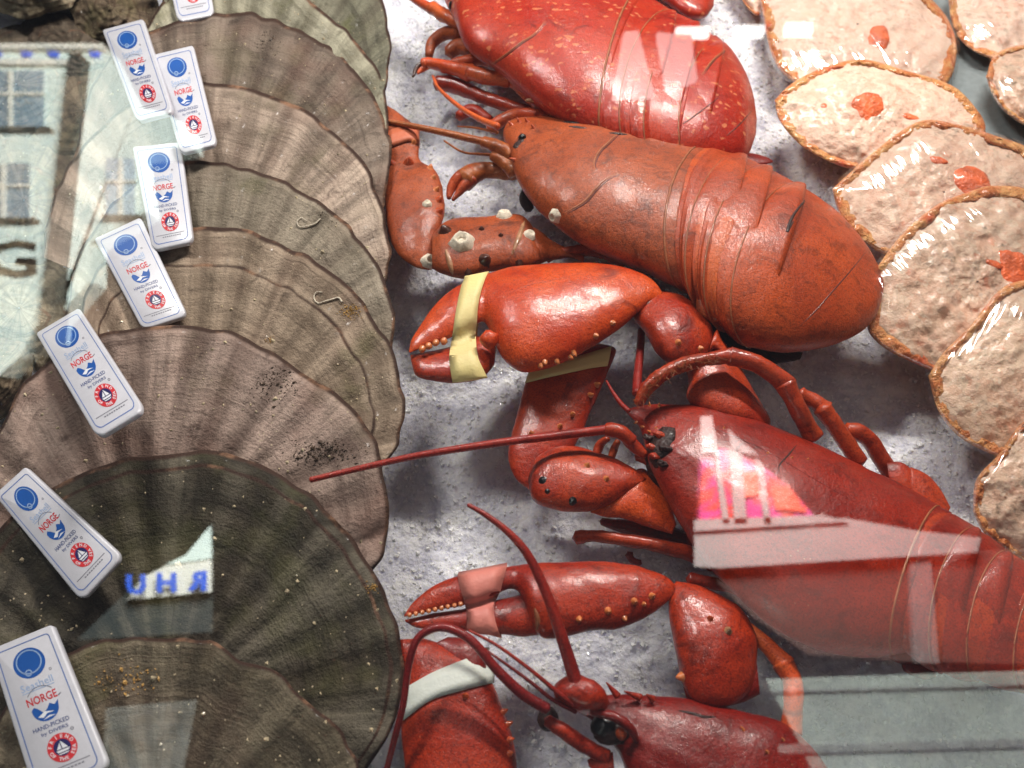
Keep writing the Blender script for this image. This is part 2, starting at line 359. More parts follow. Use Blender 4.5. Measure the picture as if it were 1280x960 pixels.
def pie_mat(name, a, b, fleck=.7, off=0):
    s = NT(name); co = s.n('Mapping', Vector=s.co(), Location=(off, off * 2, 0)).outputs[0]
    c = s.mix(s.ramp(s.tex(90, 6, .65, co), .35, .65), a, b)
    c = s.mix(s.math('MULTIPLY', s.ramp(s.tex(420, 4, .7, co), .5, .7), .2), c, tuple(x * .55 for x in a[:3]) + (1,))
    c = s.mix(s.math('MULTIPLY', s.math('MULTIPLY', s.ramp(s.tex(260, 4, .6, co), .50, .66), s.ramp(s.tex(34, 3, .5, co), .42, .62)), fleck), c, srgb(96, 80, 58))
    fl = s.n('TexVoronoi', Vector=s.n('VectorMath', {'operation': 'ADD'}, i0=co, i1=s.n('VectorMath', {'operation': 'SCALE'}, i0=s.n('TexNoise', Vector=co, Scale=300.0).outputs[1], Scale=.006).outputs[0]).outputs[0], Scale=260.0)
    c = s.mix(s.math('MULTIPLY', s.n('SeparateXYZ', Vector=fl.outputs[1]).outputs[0], .42), c, srgb(222, 160, 134))
    c = s.mix(s.math('MULTIPLY', s.n('SeparateXYZ', Vector=fl.outputs[1]).outputs[1], .35), c, srgb(246, 228, 206))
    c = s.mix(s.math('MULTIPLY', s.ramp(s.tex(150, 3, .5, s.n('Mapping', Vector=co, Location=(3, 1, 2)).outputs[0]), .62, .72), .5), c, srgb(206, 128, 96))
    h = s.math('ADD', s.tex(300, 5, .7, co), s.math('MULTIPLY', s.tex(900, 3, .6, co), .35))
    return s.surf(s.bsdf(c, .5, s.bump(h, .0009), coat=.25, coat_rough=.2, sss=.12))
def crust_mat():
    s = NT('baked_crust'); co = s.co()
    c = s.mix(s.ramp(s.tex(120, 5, .6, co), .35, .65), srgb(206, 116, 60), srgb(232, 172, 108))
    c = s.mix(s.ramp(s.tex(60, 3, .5, co), .5, .7), c, srgb(214, 96, 56))
    return s.surf(s.bsdf(c, .38, s.bump(s.math('ADD', s.tex(500, 4, .6, co), s.tex(180, 4, .6, co)), .0024), coat=.5, coat_rough=.12, sss=.15))
M['crust'] = crust_mat()
M['coral'] = simple('coral_roe', srgb(226, 108, 62), .35, .5, .0012, 420, .3)

def ice_mat():
    s = NT('crushed_ice'); co = s.co()
    c = s.mix(s.ramp(s.tex(70, 6, .7, co), .35, .65), srgb(204, 205, 220), srgb(246, 246, 252))
    c = s.mix(s.math('MULTIPLY', s.ramp(s.tex(420, 4, .7, co), .42, .66), .5), c, srgb(246, 246, 252))
    vo = s.n('TexVoronoi', Vector=co, Scale=520.0); vo2 = s.n('TexVoronoi', Vector=co, Scale=1150.0)
    h = s.math('ADD', s.math('MULTIPLY', vo.outputs[0], 1.0), s.math('ADD', s.tex(1300, 4, .7, co), s.math('MULTIPLY', s.tex(240, 5, .65, co), 1.4)))
    nrm = s.bump(h, .0008)
    cell = s.n('VectorMath', {'operation': 'SUBTRACT'}, i0=s.mix(.5, vo.outputs[1], vo2.outputs[1]), i1=(.5, .5, .5)).outputs[0]
    fac = s.n('VectorMath', {'operation': 'NORMALIZE'}, i0=s.n('VectorMath', {'operation': 'ADD'}, i0=nrm, i1=s.n('VectorMath', {'operation': 'SCALE'}, i0=cell, Scale=.85).outputs[0]).outputs[0]).outputs[0]
    r = s.math('ADD', s.math('MULTIPLY', s.ramp(s.tex(160, 4, .6, co), .35, .6), .3), .25)
    return s.surf(s.bsdf(c, r, nrm, coat=1.0, coat_rough=.035, coatn=fac, sss=.6, sssr=(.009, .009, .011)))
M['ice'] = ice_mat()
sI = NT('ice_chip'); M['chip'] = sI.surf(sI.bsdf(srgb(246, 246, 252), .10, sI.bump(sI.tex(900, 3), .0005), trans=.0, ior=1.31, coat=.8, coat_rough=.04, sss=.6, sssr=(.006, .006, .008)))

# ------------------------------------------------------------------ setting: ice bed, tray
def ice_height(p):
    q = np.array(p); q[..., 2] = 0
    return .0055 * fbm(q, 20, 3, 5) + .0013 * np.abs(noise(q, 230, 8)) + .0008 * noise(q, 480, 9)
nx, ny = 520, 420
gx = np.linspace(-.36, .36, nx); gy = np.linspace(-.19, .36, ny)
X, Y = np.meshgrid(gx, gy); pts = np.stack([X, Y, np.zeros_like(X)], -1); pts[..., 2] = ice_height(pts) - .010
bed = mk('ice_bed', pts.reshape(-1, 3), grid_faces(ny, nx, False), M['ice']); tag(bed, None, None, kind='structure')
rs = np.random.RandomState(4)
def chips(name, n, lo, hi, seed, xr, yr):
    rs = np.random.RandomState(seed); v, f = [], []
    base = np.array([[-1, -1, -1], [1, -1, -.8], [.9, 1, -1], [-1, .8, -.9], [-.7, -.6, 1], [.8, -.7, .8], [.6, .8, 1], [-.8, .6, .7]])
    fc = [(0, 3, 2, 1), (4, 5, 6, 7), (0, 1, 5, 4), (1, 2, 6, 5), (2, 3, 7, 6), (3, 0, 4, 7)]
    c = np.stack([rs.uniform(*xr, n), rs.uniform(*yr, n), np.zeros(n)], 1); c[:, 2] = ice_height(c[:, None, :])[:, 0] - .010
    for i in range(n):
        q, _ = np.linalg.qr(rs.normal(size=(3, 3))); s = rs.uniform(lo, hi) * np.array([1, rs.uniform(.5, 1), rs.uniform(.4, .8)])
        b = (base + rs.uniform(-.35, .35, (8, 3))) * s
        k = len(v) * 1; v.extend((b @ q.T + c[i] + [0, 0, s.min() * .3]).tolist()); f += [tuple(a + k for a in t) for t in fc]
    o = mk(name, np.array(v), f, M['chip'], smooth=False); return tag(o, None, None, kind='stuff')
o = chips('ice_chips', 16000, .0003, .0011, 3, (-.07, .33), (-.18, .33))
o['label'] = 'loose chips of crushed ice strewn over the ice bed'

# ------------------------------------------------------------------ scallops
SCALLOPS = {}
def scallop(key, rim, apex, mat, label, za=4, zr=32, zside=18, n=150, nr=46, ribs=15, seed=0, dome=0.0, inner=None):
    rim = cr(rim, n); ap = np.array(apex, float)
    ang = np.arctan2(rim[:, 1] - ap[1], rim[:, 0] - ap[0]); ang = np.unwrap(ang)
    amid = math.radians(-68); side = np.clip(np.cos(ang - amid), 0, 1)
    zrim = zside + (zr - zside) * side ** 1.0
    base = P(ap[0], ap[1], 0); root = thing('scallop', label, 'scallop', base, 'scallops laid in an overlapping row')
    th = np.linspace(0, 1, n); s = np.linspace(0, 1, nr) ** .8
    rimw = 1 + .009 * noise(np.stack([th * 46, th * 0 + seed, th * 0], -1), 1, seed) + .011 * noise(np.stack([th * 11, th * 0 + seed, th * 0], -1), 1, seed + 3)
    S, TH = np.meshgrid(s, th, indexing='ij')
    px = ap[0] + (rim[:, 0] - ap[0])[None, :] * S * rimw[None, :]; py = ap[1] + (rim[:, 1] - ap[1])[None, :] * S * rimw[None, :]
    z = za + (zrim[None, :] - za) * S + dome * np.sin(S * np.pi)
    fade = np.minimum(1, S * 1.6)
    q = np.stack([TH * 20, S * 20, S * 0 + seed], -1)
    z = z + .75 * np.cos(TH * ribs * 2 * np.pi + 1.8 * noise(q, .25, seed + 5)) * fade
    ringw = S * 34 + .7 * noise(q, .5, seed + 1)
    z = z + .12 * (np.abs(((ringw) % 1) - .5)) * fade + .55 * noise(q, .8, seed + 2) * S + 1.4 * noise(q, .22, seed + 7) * S
    for r0, hh in ((inner or [])):                 # an old growth stop: the shell steps down here
        rr0 = r0 + .012 * noise(q, .6, seed + 9); z = z - hh * (1 / (1 + np.exp(-(S - rr0) * 140)))
    z = z - 1.6 * np.clip((S - .96) / .04, 0, 1) ** 2
    v = np.array([P(a, b, c) for a, b, c in zip(px.ravel(), py.ravel(), z.ravel())]); f = grid_faces(nr, n, False)
    rr, tt = S.ravel(), TH.ravel(); ed = np.clip((S - .972) / .028, 0, 1).ravel()
    for r0, hh in (inner or []): ed = np.maximum(ed, np.exp(-((rr - r0) / .012) ** 2) * .9)
    # the lip folds under and back: thickness of the valve
    lip = []
    for k, (ds, dz) in enumerate(((.004, -1.0), (-.004, -2.0), (-.10, -3.2))):
        i0 = (nr - 1) * n
        sc = 1 + ds
        lip += [P(ap[0] + (px[-1, j] - ap[0]) * sc, ap[1] + (py[-1, j] - ap[1]) * sc, z[-1, j] + dz) for j in range(n)]
    b = (nr - 1) * n; v = np.vstack([v, lip]); f += [tuple(b + x for x in q2) for q2 in grid_faces(4, n, False)]
    rr = np.concatenate([rr, np.ones(3 * n)]); tt = np.concatenate([tt, np.tile(th, 3)]); ed = np.concatenate([ed, np.ones(3 * n)])
    o = mk('upper_valve', v, f, mat, root, attrs={'rr': rr, 'th': tt, 'edge': ed})
    # cupped lower valve seen below the lip
    lv, lr = [], []
    m2 = 14
    for i in range(m2):
        u = i / (m2 - 1); sc = 1.0 - .012 - .75 * u ** 1.6; dz = -3.2 - 20 * math.sin(u * math.pi / 2)
        wav = .006 * np.cos(th * ribs * 2 * np.pi)
        for j in range(n):
            lv.append(P(ap[0] + (px[-1, j] - ap[0]) * (sc + wav[j]), ap[1] + (py[-1, j] - ap[1]) * (sc + wav[j]), max(z[-1, j] + dz, -12))); lr.append(sc)
    mk('lower_valve', np.array(lv), grid_faces(m2, n, False), mat, root, attrs={'rr': lr, 'th': np.tile(th, m2), 'edge': np.zeros(len(lr))})
    # grit, worm tubes and scraps stuck on the valve
    rg = np.random.RandomState(seed + 40); tr = bvh(o); gv, gf = [], []
    for _ in range(70):
        j = rg.randint(8, n - 8); ss = rg.uniform(.45, .98); hp = hit(tr, ap[0] + (rim[j, 0] - ap[0]) * ss, ap[1] + (rim[j, 1] - ap[1]) * ss)
        if hp is None: continue
        sz = rg.uniform(.0003, .00095) * (1.5 if rg.rand() < .1 else 1); a, bb, nn = basis(hp[1]); k = len(gv)
        for t in range(6):
            q2 = t * math.pi / 3 + rg.uniform(-.4, .4); gv.append(hp[0] + sz * rg.uniform(.6, 1.4) * (a * math.cos(q2) + bb * math.sin(q2)) - nn * .0001)
        gv.append(hp[0] + nn * sz * .7); gf += [(k + t, k + (t + 1) % 6, k + 6) for t in range(6)]
    g = mk('grit', np.array(gv), gf, M['grit'], root, smooth=False); g['kind'] = 'stuff'
    SCALLOPS[key] = o
    return root
M['grit'] = simple('shell_grit', srgb(176, 160, 130), .6, .2, .0003, 1200, .4)
SM = {
 'A': shell_mat('shell_green_grey', srgb(98, 94, 74), srgb(128, 124, 100), srgb(66, 60, 44), .4, .1, 1.3, .6),
 'B': shell_mat('shell_pale_green', srgb(130, 124, 100), srgb(160, 154, 128), srgb(96, 87, 63), .6, .05, 7.7, .55),
 'C': shell_mat('shell_umber', srgb(108, 90, 76), srgb(141, 121, 103), srgb(69, 52, 40), .45, .4, 2.1, .2),
 'D': shell_mat('shell_pinkish_beige', srgb(146, 125, 106), srgb(175, 151, 130), srgb(96, 74, 60), .8, .3, 13.1, .25),
 'E': shell_mat('shell_khaki', srgb(130, 116, 95), srgb(160, 144, 121), srgb(86, 70, 53), .35, .15, 5.2, .4),
 'F': shell_mat('shell_sand', srgb(144, 121, 97), srgb(172, 148, 121), srgb(90, 70, 53), .6, .3, 21.4, .4),
 'G': shell_mat('shell_rose_brown', srgb(130, 105, 92), srgb(159, 132, 116), srgb(81, 56, 47), .95, .55, 9.3, .15),
 'H': shell_mat('shell_dark_olive', srgb(58, 50, 36), srgb(84, 74, 54), srgb(38, 32, 22), .9, .06, 17.7, .3, .4),
 'I': shell_mat('shell_moss_brown', srgb(92, 80, 59), srgb(122, 107, 80), srgb(59, 48, 34), .5, .2, 30.6, .4, .4),
}
scallop('A', [(190, 40), (230, -60), (300, -110), (370, -110), (430, -60), (470, -10), (483, 30), (486, 70), (478, 120), (450, 170)], (310, 190), SM['A'],
        'greenish scallop farthest back, only a strip of its rim showing', seed=1)
scallop('B', [(150, 120), (180, 40), (230, -30), (290, -66), (340, -42), (385, 0), (432, 38), (470, 84), (486, 135), (482, 190), (460, 240)], (290, 230), SM['B'],
        'pale green scallop with broad radiating ribs behind the umber brown one', seed=2)
scallop('C', [(90, 200), (110, 120), (150, 62), (190, 38), (255, 18), (330, 22), (400, 50), (450, 100), (478, 150), (487, 205), (478, 265), (450, 310)], (250, 310), SM['C'],
        'umber brown scallop with a dark scuff near its top rim', seed=3)
scallop('D', [(50, 320), (70, 240), (110, 180), (160, 135), (205, 112), (255, 103), (350, 125), (420, 170), (465, 230), (488, 300), (486, 350), (460, 410)], (245, 400), SM['D'],
        'pinkish beige scallop with wide pale bands and a dark crinkled rim', seed=4)
scallop('E', [(80, 400), (100, 320), (130, 265), (170, 228), (225, 203), (300, 207), (380, 240), (440, 290), (475, 340), (490, 395), (486, 450), (460, 500)], (240, 490), SM['E'],
        'dull khaki scallop with few markings and a white worm tube', seed=5)
scallop('F', [(75, 560), (88, 470), (100, 400), (118, 350), (150, 312), (190, 293), (230, 284), (300, 285), (360, 308), (420, 345), (462, 395), (490, 445), (502, 505), (492, 560), (450, 620)], (240, 610), SM['F'],
        'sandy beige scallop with a reddish growth step inside its rim', seed=6, inner=[(.86, 1.6)])
scallop('G', [(-90, 700), (-60, 610), (-20, 555), (0, 530), (30, 480), (80, 440), (140, 418), (215, 410), (290, 420), (370, 457), (440, 515), (472, 565), (486, 630), (478, 690), (440, 750)], (175, 730), SM['G'],
        'rosy brown scallop with strong pale rays and a dark weed streak', seed=7)
scallop('H', [(-90, 920), (-60, 830), (-40, 740), (0, 660), (65, 608), (130, 580), (210, 565), (280, 570), (350, 597), (410, 640), (450, 690), (490, 760), (506, 815), (503, 870), (485, 920), (440, 980)], (205, 900), SM['H'],
        'large dark olive scallop, the darkest shell in the row', seed=8, inner=[(.945, 1.0)])
scallop('I', [(-60, 1120), (-40, 1010), (0, 900), (50, 842), (85, 815), (140, 800), (200, 797), (260, 800), (300, 825), (345, 840), (380, 870), (420, 905), (447, 955), (455, 1010), (420, 1080)], (190, 1090), SM['I'],
        'mossy brown scallop with a wavy pale rim, nearest the front', seed=9)
# scuffs of weed and a worm tube
def scrap(parent_key, px, py, r, mat, name, n=26, seed=0, stretch=(1, 1)):
    tr = bvh(SCALLOPS[parent_key]); rg = np.random.RandomState(seed); gv, gf = [], []
    for _ in range(n * 4):
        a0 = rg.normal(size=2) * r * .5 * np.array(stretch); hp = hit(tr, px + a0[0], py + a0[1])
        if hp is None: continue
        a, b, nn = basis(hp[1]); d = a * rg.normal() + b * rg.normal(); d /= np.linalg.norm(d); e = np.cross(nn, d); L = rg.uniform(.00015, .0006) * (2 if rg.rand() < .12 else 1); w = L * rg.uniform(.3, .9); k = len(gv)
        gv += [hp[0] - d * L, hp[0] + e * w, hp[0] + d * L, hp[0] - e * w, hp[0] + nn * w * 1.1]; gf += [(k, k + 1, k + 4), (k + 1, k + 2, k + 4), (k + 2, k + 3, k + 4), (k + 3, k, k + 4)]
    o = mk(name, np.array(gv), gf, mat, SCALLOPS[parent_key].parent, smooth=False); o['kind'] = 'stuff'; return o
M['weed'] = simple('dried_weed', srgb(72, 56, 42), .5, .3, .0004, 900, .5)
M['weedgold'] = simple('golden_weed', srgb(170, 132, 70), .5, .3, .0004, 900, .4)
scrap('C', 332, 60, 26, M['weed'], 'weed', 24, 1, (.7, 1)); scrap('E', 415, 262, 14, M['weed'], 'weed', 20, 2, (1.6, 1))
scrap('G', 345, 480, 26, M['weed'], 'weed', 40, 3, (1, .9)); scrap('G', 400, 565, 30, M['weed'], 'weed', 90, 4, (1.8, .5))
scrap('F', 440, 388, 9, M['weedgold'], 'weed', 34, 5, (1.6, 1)); scrap('F', 338, 425, 5, M['weedgold'], 'weed', 10, 8)
scrap('H', 465, 735, 6, M['weedgold'], 'weed', 10, 6, (1.5, 1)); scrap('I', 160, 850, 40, M['weedgold'], 'weed', 24, 9, (1, .5))
def worm(key, pts, r=2.2):
    tr = bvh(SCALLOPS[key]); out = []
    for a, b in cr(pts, 70):
        hp = hit(tr, a, b); out.append(hp[0] + hp[1] * .0006)
    out = np.array(out); ax = np.gradient(out, axis=0); v = []
    for i, p in enumerate(out):
        a, b, n = basis(ax[i] + 1e-9); rr = mm(r, p) * (.5 + .5 * i / 69) * (1 + .12 * math.sin(i * 1.7))
        for j in range(8): v.append(p + rr * (a * math.cos(j * math.pi / 4) + b * math.sin(j * math.pi / 4)))
    mk('worm_tube', np.array(v), grid_faces(70, 8), M['barn'], SCALLOPS[key].parent)
worm('E', [(384, 277), (377, 273), (372, 278), (375, 284), (384, 283), (394, 280), (401, 274)], .9)
worm('F', [(404, 366), (396, 366), (393, 373), (398, 380), (406, 378), (416, 375), (424, 373), (428, 378)], 1.2)

# ------------------------------------------------------------------ oysters at the far left
OYS = {}
def oyster(key, cx, cy, rx, ry, rot, z0, z1, mat, label, seed):
    n, nr = 110, 34; root = thing('oyster', label, 'oyster', P(cx, cy, 0), 'oysters heaped beside the scallops')
    th = np.linspace(0, 2 * np.pi, n, endpoint=False); s = np.linspace(0.01, 1, nr)
    S, T = np.meshgrid(s, th, indexing='ij'); q = np.stack([np.cos(T) * S * 3, np.sin(T) * S * 3, T * 0 + seed], -1)
    q1 = np.stack([np.cos(T) * 2, np.sin(T) * 2, S * .4 + seed], -1)
    R = S * (1 + .14 * noise(q1, .9, seed) + .05 * noise(q1, 3, seed + 2))
    x0, y0 = np.cos(T) * R * rx, np.sin(T) * R * ry; ca, sa = math.cos(rot), math.sin(rot)
    px, py = cx + x0 * ca - y0 * sa, cy + x0 * sa + y0 * ca
    st = (S * 6 + .9 * noise(q, 1.0, seed + 4)); step = np.floor(st) + np.clip(((st % 1) - .75) / .25, 0, 1)
    z = z1 + (z0 - z1) * S ** 1.5 - 1.3 * step + 2.2 * noise(q, 1.1, seed + 5) + .8 * noise(q, 4, seed + 6)
    v = np.array([P(a, b, c) for a, b, c in zip(px.ravel(), py.ravel(), z.ravel())])
    ed = ((st % 1) > .72).astype(float).ravel() * .55
    lip = np.array([P(cx + (px[-1, j] - cx) * .96, cy + (py[-1, j] - cy) * .96, z[-1, j] - 9) for j in range(n)])
    v = np.vstack([v, lip]); f = grid_faces(nr + 1, n)
    o = mk('shell', v, f, mat, root, attrs={'rr': np.concatenate([S.ravel(), np.ones(n)]), 'th': np.concatenate([T.ravel() / 6.28, th / 6.28]), 'edge': np.concatenate([ed, np.ones(n)])})
    OYS[key] = o
OM = [shell_mat('oyster_grey_gold', srgb(120, 104, 74), srgb(166, 150, 118), srgb(66, 54, 38), .4, .1, 3.3, .3),
      shell_mat('oyster_brown', srgb(78, 62, 42), srgb(120, 100, 72), srgb(44, 34, 24), .5, .15, 8.1, .3),
      shell_mat('oyster_dark', srgb(52, 42, 32), srgb(92, 76, 56), srgb(30, 24, 18), .5, .1, 12.9, .2)]
oyster('a', 30, -32, 76, 52, .1, 14, 30, OM[0], 'grey gold oyster with a frilly pale edge at the far corner', 1)
oyster('b', 138, 8, 58, 50, .5, 8, 20, OM[1], 'brown oyster lying beside the topmost tags', 2)
oyster('c', 20, 105, 80, 70, -.2, 2, 14, OM[2], 'dark brown oyster under the frilly edged one', 3)
oyster('d', 105, 138, 84, 100, .9, -2, 10, OM[1], 'brown oyster wedged against the umber scallop', 4)
oyster('e', 30, 250, 100, 112, .3, -2, 10, OM[1], 'broad brown oyster midway down the left edge', 5)
oyster('f', 24, 385, 96, 92, -.4, -4, 8, OM[0], 'grey gold oyster half covered by the rose brown scallop', 6)
oyster('h', 92, 62, 70, 46, .4, 2, 12, OM[2], 'dark oyster tucked below the grey gold oyster, left of the tilted tag', 8)
oyster('g', -20, 480, 72, 50, -.6, 6, 16, OM[1], 'small brown oyster poking out left of the fifth tag', 7)

# ------------------------------------------------------------------ plastic tags with their print
M['tagw'] = simple('tag_white_plastic', srgb(204, 204, 212), .32, .25, .0001, 500, .03)
M['pblue'] = simple('print_blue', srgb(32, 88, 168), .4, .1, 0, 300, .06); M['pline'] = simple('print_line_blue', srgb(88, 116, 178), .4)
M['ppale'] = simple('print_pale_blue', srgb(150, 176, 214), .4); M['pred'] = simple('print_red', srgb(206, 52, 58), .4)
M['pnavy'] = simple('print_navy', srgb(40, 38, 92), .4); M['pwhite'] = simple('print_white', srgb(232, 234, 240), .4, 0, 0, 300, .02)
M['pdark'] = simple('print_dark_blue', srgb(58, 76, 128), .4); M['pgrey'] = simple('print_grey', srgb(120, 120, 132), .4)
_tc = {}
def text_geo(s, bold=0.0):
    if (s, bold) in _tc: return _tc[(s, bold)]
    c = bpy.data.curves.new('lettering', 'FONT'); c.body = s; c.align_x = 'CENTER'; c.align_y = 'CENTER'; c.resolution_u = 2; c.offset = bold
    o = bpy.data.objects.new('lettering', c); COL.objects.link(o)
    me = bpy.data.meshes.new_from_object(o.evaluated_get(bpy.context.evaluated_depsgraph_get()))
    v = np.array([list(p.co)[:2] for p in me.vertices]); f = [list(p.vertices) for p in me.polygons]
    bpy.data.objects.remove(o); bpy.data.curves.remove(c); bpy.data.meshes.remove(me)
    _tc[(s, bold)] = (v, f); return v, f
def fit_text(s, cx, cy, w, h, bold=0.0, skew=0, flip=False):
    v, f = text_geo(s, bold); lo, hi = v.min(0), v.max(0); q = (v - (lo + hi) / 2) / (hi - lo) * [w, -h]
    q[:, 0] += -skew * q[:, 1]
    return q + [cx, cy], f
def disc2(cx, cy, r, n=28, ry=None):
    a = np.linspace(0, 2 * np.pi, n, endpoint=False); return np.stack([cx + r * np.cos(a), cy + (ry or r) * np.sin(a)], 1), [list(range(n))]
def ring2(cx, cy, r0, r1, n=32, a0=0, a1=2 * math.pi, sy=1):
    a = np.linspace(a0, a1, n + 1); c, s = np.cos(a), np.sin(a)
    v = np.concatenate([np.stack([cx + r0 * c, cy + r0 * s * sy], 1), np.stack([cx + r1 * c, cy + r1 * s * sy], 1)])
    return v, [[i, i + 1, n + 2 + i, n + 1 + i] for i in range(n)]
def rrect(w, h, r, rb, n=6, off=(0, 0)):          # rounded outline, small corners at the top, larger at the bottom
    pts = []
    for cx, cy, rr, a0 in ((w - r, r, r, -90), (w - rb, h - rb, rb, 0), (rb, h - rb, rb, 90), (r, r, r, 180)):
        for k in range(n + 1):
            a = math.radians(a0 + 90 * k / n); pts.append((cx + rr * math.cos(a) + off[0], cy + rr * math.sin(a) + off[1]))
    return np.array(pts)
def poly2(pts): return np.array(pts, float), [list(range(len(pts)))]
def join2(*gs):
    v, f = [], []
    for a, b in gs:
        k = len(v); v += a.tolist(); f += [[i + k for i in q] for q in b]
    return np.array(v), f
TW, TH_ = 26.0, 60.0
def tag_prints():
    L = []                                            # name, geo, material, layer
    o1, o2 = rrect(21.6, 55, 1.6, 3, off=(2.2, 2.8)), rrect(20.8, 54.2, 1.3, 2.7, off=(2.6, 3.2)); n = len(o1)
    L.append(('printed_border', (np.concatenate([o1, o2]), [[i, (i + 1) % n, n + (i + 1) % n, n + i] for i in range(n)]), M['pline'], 1))
    L.append(('shell_emblem', disc2(13, 11.6, 6.2), M['pblue'], 1))
    L.append(('emblem_outline', join2(ring2(13, 11.2, 4.5, 5.0), ring2(11.6, 15.4, .9, 1.4, 14), poly2([(8.8, 14.2), (9.3, 13.8), (10.6, 15.2), (10.4, 15.8)])), M['ppale'], 2))
    L.append(('brand_lettering', join2(fit_text('Seashell', 13, 20.6, 12.5, 2.9), poly2([(6.8, 22.6), (19.2, 22.6), (19.2, 22.9), (6.8, 22.9)])), M['ppale'], 1))
    L.append(('red_lettering', fit_text('NORGE', 13, 26.6, 11.5, 3.3, .02), M['pred'], 1))
    L.append(('emblem_arc', join2(ring2(13, 27.6, 5.6, 5.9, 20, math.radians(215), math.radians(325)), poly2([(18.8, 27.7), (20, 27.2), (20.3, 27.5), (19, 28.1)])), M['pgrey'], 1))
    L.append(('fjord_emblem', join2(poly2([(8, 30)] + [(13 + 5 * math.cos(a), 30.6 + 5 * math.sin(a)) for a in np.linspace(math.pi, 0, 16)] + [(18.4, 29.2), (16.6, 30.6), (15, 29.4), (13.8, 31), (12, 32.2), (10.4, 30), (9.2, 29)])), M['pblue'], 1))
    L.append(('fjord_waves', join2(poly2([(9.6, 33.2), (12.5, 31.8), (16, 33), (13.2, 32.8), (11.4, 34)]), poly2([(11, 34.8), (13.6, 33.8), (16, 34.4), (13.6, 34.5)])), M['pwhite'], 2))
    L.append(('slogan_lettering', join2(fit_text('HAND-PICKED', 13, 37.4, 13.5, 1.7, .01), fit_text('by DIVERS', 13.6, 40, 10.0, 1.7, .01)), M['pdark'], 1))
    L.append(('round_emblem', ring2(14, 46.8, 3.1, 5.3), M['pred'], 1))
    L.append(('emblem_centre', disc2(14, 46.8, 3.1), M['pnavy'], 1))
    letters = []
    for word, a0, a1, fl in (('FRIEND', 200, 340, 1), ('OF THE SEA', 165, 15, -1)):
        for k, ch in enumerate(word):
            if ch == ' ': continue
            a = math.radians(a0 + (a1 - a0) * k / (len(word) - 1)); v, f = text_geo(ch, .02); v = v / .75 * 1.35; cv = v - (v.min(0) + v.max(0)) / 2
            cv = cv * [1, -1]; t = a + (math.pi / 2 if fl > 0 else -math.pi / 2); R = np.array([[math.cos(t), -math.sin(t)], [math.sin(t), math.cos(t)]])
            letters.append((cv @ R.T + [14 + 4.2 * math.cos(a), 46.8 + 4.2 * math.sin(a)], f))
    L.append(('round_lettering', join2(*letters), M['pwhite'], 2))
    L.append(('boat_emblem', join2(poly2([(14, 44.2), (16, 47.2), (14, 47.2)]), poly2([(13.6, 44.8), (13.6, 47.2), (12, 47.2)]), poly2([(11.6, 47.6), (16.6, 47.6), (15.8, 48.4), (12.2, 48.4)]), poly2([(12, 48.8), (16, 48.8), (15.4, 49.2), (12.6, 49.2)])), M['pwhite'], 2))
    L.append(('fine_print', join2(poly2([(4.2, 53.2), (21.8, 53.2), (21.8, 53.5), (4.2, 53.5)]), *[poly2([(8 + k * 1.3, 54.3), (8.9 + k * 1.3, 54.3), (8.9 + k * 1.3, 54.8), (8 + k * 1.3, 54.8)]) for k in range(9)], ring2(19.4, 41.6, .35, .65, 10), ring2(19.6, 17, .3, .55, 10)), M['pgrey'], 1))
    return L
PRINTS = tag_prints()
def plastic_tag(quad, rest, label, lift=.0012, tilt=0.0):
    tr = bvh(*rest); q = np.array(quad, float); hs = []
    for u in np.linspace(.1, .9, 4):
        for w in np.linspace(.06, .94, 6):
            p = (q[0] * (1 - u) + q[1] * u) * (1 - w) + (q[3] * (1 - u) + q[2] * u) * w; hp = hit(tr, *p)
            if hp is not None: hs.append(hp[0])
    hs = np.array(hs); c = hs.mean(0); A = np.c_[hs[:, :2] - c[:2], np.ones(len(hs))]
    k, *_ = np.linalg.lstsq(A, hs[:, 2], rcond=None); k[:2] = np.clip(k[:2], -.35, .35)
    n = np.array([-k[0], -k[1], 1.0]); n /= np.linalg.norm(n)
    off = max(np.quantile((hs - c) @ n, .93), 0) + lift + .0024
    def on(px, py):
        d = ray(px, py); return CAM + d * (np.dot(c + n * off - CAM, n) / np.dot(d, n))
    C = [on(*p) for p in q]
    def W3(uv, h): 
        u, w = uv[:, :1] / TW, uv[:, 1:] / TH_
        return (C[0] * (1 - u) + C[1] * u) * (1 - w) + (C[3] * (1 - u) + C[2] * u) * w + n * h
    root = thing('plastic_tag', label, 'label tag', C[0] * .25 + C[1] * .25 + C[2] * .25 + C[3] * .25 - n * .003, 'white label tags clipped on the scallops')
    body, m = [], None
    for ins, h in ((.4, -.0026), (0, -.0022), (0, -.0006), (.22, -.0002), (.8, 0.0)):
        body.append(W3(rrect(TW - 2 * ins, TH_ - 2 * ins, max(.6, 1.6 - ins), max(.8, 4 - ins), off=(ins, ins)), h)); m = len(body[-1])
    v = np.vstack(body); f = grid_faces(5, m); f += [list(range(m))[::-1], [4 * m + i for i in range(m)]]
    mk('tag_plate', v, f, M['tagw'], root)
    for nm, (g, fc), mat, lay in PRINTS:
        o = mk(nm, W3(g, .00007 * lay), fc, mat, root, smooth=False)
        if nm in ('fine_print', 'emblem_outline', 'fjord_waves', 'boat_emblem'): o['kind'] = 'stuff'
S_ = SCALLOPS
plastic_tag([(192, -100), (243, -112), (268, 18), (222, 27)], [S_['B'], S_['A'], OYS['b']], 'white label tag cut off by the picture top beside the pale green scallop')
plastic_tag([(127, 37), (178, 23), (216, 140), (170, 152)], [S_['C'], OYS['b'], OYS['d']], 'tilted white label tag leaning behind another tag on the umber scallop', lift=.0022)
